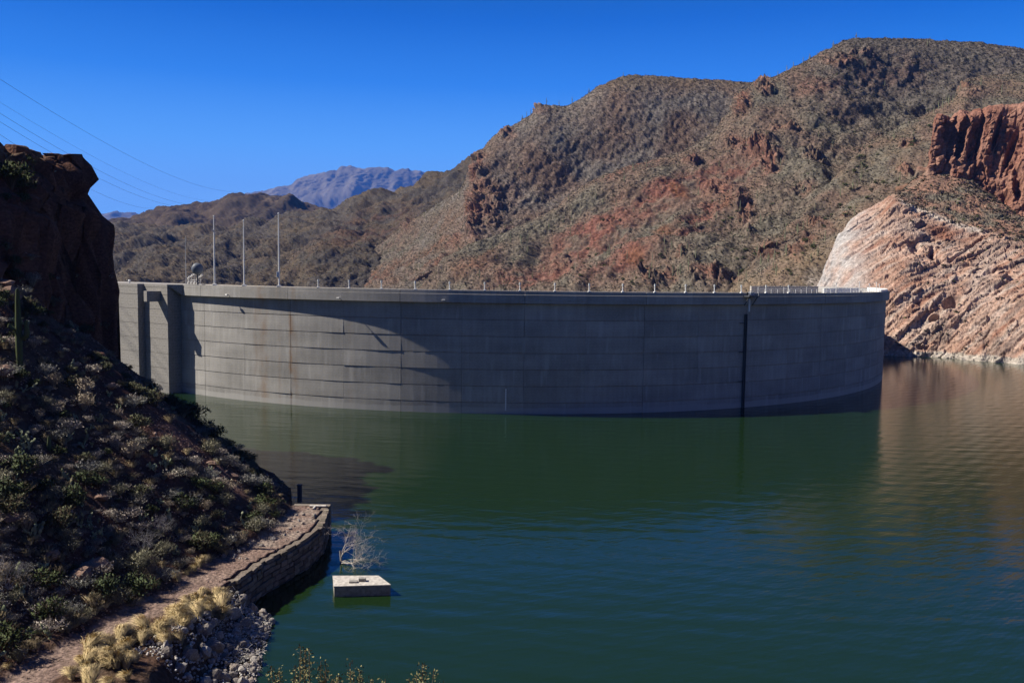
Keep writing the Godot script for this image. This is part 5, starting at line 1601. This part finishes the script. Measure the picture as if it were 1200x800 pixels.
	var pc := Soup.new(); pc.box(Vector3(0, 2.1, 0), Vector3(0.66, 0.12, 0.6), Basis.IDENTITY, 0.03); part("cap", pc.mesh(), M.dark_steel, pt)

func build_wires() -> void:
	var ws := [[[0, 93], [265, 224], "highest thin power line crossing the sky"], [[0, 120], [250, 236], "faint second power line below the highest one"], [[0, 133], [236, 241], "upper wire of the close pair of power lines"], [[0, 143], [224, 243], "lower wire of the close pair of power lines"], [[0, 158], [186, 244], "lowest power line passing just over the dark cliff"]]
	for w in ws:
		var pts := []
		var rr := []
		for k in 41:
			var t := -0.3 + 1.45 * k / 40.0
			var a: Vector3 = P(w[0][0], w[0][1], 420.0)
			var b: Vector3 = P(w[1][0], w[1][1], 1100.0)
			var p := a.lerp(b, t)
			p.y -= 62.0 * (1.0 - pow(2.0 * t - 1.0, 2.0)) * 0.17
			pts.append(p); rr.append(0.075 if w[0][1] != 120 else 0.05)
		var s := Soup.new()
		s.tube(pts, rr, 5)
		var t := thing("power_line", w[2], "power line")
		part("wire", s.mesh(), M.dark_steel, t)

# ---------------------------------------------------------------- scene
func sky_texture() -> ImageTexture:
	var H := 1024
	var im := Image.create(64, H, false, Image.FORMAT_RGBF)
	var stops := [[-90.0, Vector3(0.05, 0.06, 0.05)], [-4.0, Vector3(0.08, 0.13, 0.18)], [0.0, Vector3(0.22, 0.56, 1.2)], [4.5, Vector3(0.225, 0.56, 1.2)], [8.0, Vector3(0.12, 0.44, 1.1)], [12.0, Vector3(0.028, 0.25, 0.90)], [16.0, Vector3(0.003, 0.14, 0.66)], [22.0, Vector3(0.002, 0.055, 0.22)], [40.0, Vector3(0.002, 0.03, 0.17)], [90.0, Vector3(0.002, 0.02, 0.12)]]
	for y in H:
		var el := 90.0 - 180.0 * (y + 0.5) / H
		var k := 0
		while k < stops.size() - 2 and el > stops[k + 1][0]: k += 1
		var t := clampf((el - stops[k][0]) / (stops[k + 1][0] - stops[k][0]), 0.0, 1.0)
		var c: Vector3 = stops[k][1].lerp(stops[k + 1][1], t)
		for x in 64: im.set_pixel(x, y, Color(c.x, c.y, c.z) * (1.0 / 1.8))
	return ImageTexture.create_from_image(im)
func _ready() -> void:
	cam = Camera3D.new()
	cam.name = "camera"
	add_child(cam)
	cam.position = CAM
	cam.rotation = Vector3(-atan(80.6 / F), 0, 0.01365)
	cam.fov = rad_to_deg(2.0 * atan(400.0 / F))
	cam.near = 0.1; cam.far = 30000.0
	cam.current = true
	cam_inv = cam.transform.affine_inverse()
	var env := Environment.new()
	env.background_mode = Environment.BG_SKY
	var sky := Sky.new()
	var sm := PanoramaSkyMaterial.new()
	sm.panorama = sky_texture()
	sky.sky_material = sm
	env.sky = sky
	env.tonemap_mode = Environment.TONE_MAPPER_LINEAR
	env.tonemap_exposure = 1.8
	env.sdfgi_enabled = true; env.ssao_enabled = true; env.ssil_enabled = true
	env.fog_enabled = true
	env.fog_density = 0.00004
	env.fog_light_color = Color(0.34, 0.57, 1.0)
	var we := WorldEnvironment.new()
	we.name = "world_environment"
	we.environment = env
	add_child(we)
	var sun := DirectionalLight3D.new()
	sun.name = "sun"
	sun.light_energy = 1.55
	sun.light_color = Color(1.0, 0.965, 0.905)
	sun.light_angular_distance = 0.5
	sun.shadow_enabled = true
	var el := deg_to_rad(44.5)
	var to_sun := Vector3(-cos(el), sin(el), -cos(el) * 0.07).normalized()
	add_child(sun)
	sun.look_at_from_position(to_sun * 500.0, Vector3.ZERO, Vector3.UP)
	var t0 := Time.get_ticks_msec()
	make_materials()
	print("materials ", Time.get_ticks_msec() - t0)
	# lake, bounded behind by the arch
	var wv := PackedVector3Array()
	var wn := PackedVector3Array()
	var wuv := PackedVector2Array()
	var wi := PackedInt32Array()
	var edge := [Vector2(-700, -240), Vector2(-150, -240), Vector2(-100, -224)]
	for k in 40:
		var q := on_arc(-37.0 + 126.0 * k / 39.0, RD - 1.0, 0)
		edge.append(Vector2(q.x, q.z))
	edge.append_array([Vector2(160, -360), Vector2(260, -360), Vector2(700, -360)])
	for e in edge:
		for z in [e.y, 500.0]:
			wv.append(Vector3(e.x, 0, z)); wn.append(Vector3.UP); wuv.append(Vector2(e.x, z) / 26.0)
	for k in edge.size() - 1:
		var b := k * 2
		for e in [b, b + 2, b + 1, b + 2, b + 3, b + 1]: wi.append(e)
	var lake := part("water", arr_mesh(wv, wn, wi, PackedColorArray(), wuv), M.water, self)
	tag(lake, "calm dark green reservoir water in front of dam", "", "", "structure")
	build_hills()
	print("hills ", Time.get_ticks_msec() - t0)
	build_right_bank()
	build_far_shore()
	build_near_hill()
	print("terrain ", Time.get_ticks_msec() - t0)
	build_dam()
	build_shore()
	print("dam ", Time.get_ticks_msec() - t0)
	near_plants()
	hill_cacti()
	hill_trees()
	print("plants ", Time.get_ticks_msec() - t0)
	hill_brush()
	build_wires()
	print("done ", Time.get_ticks_msec() - t0)
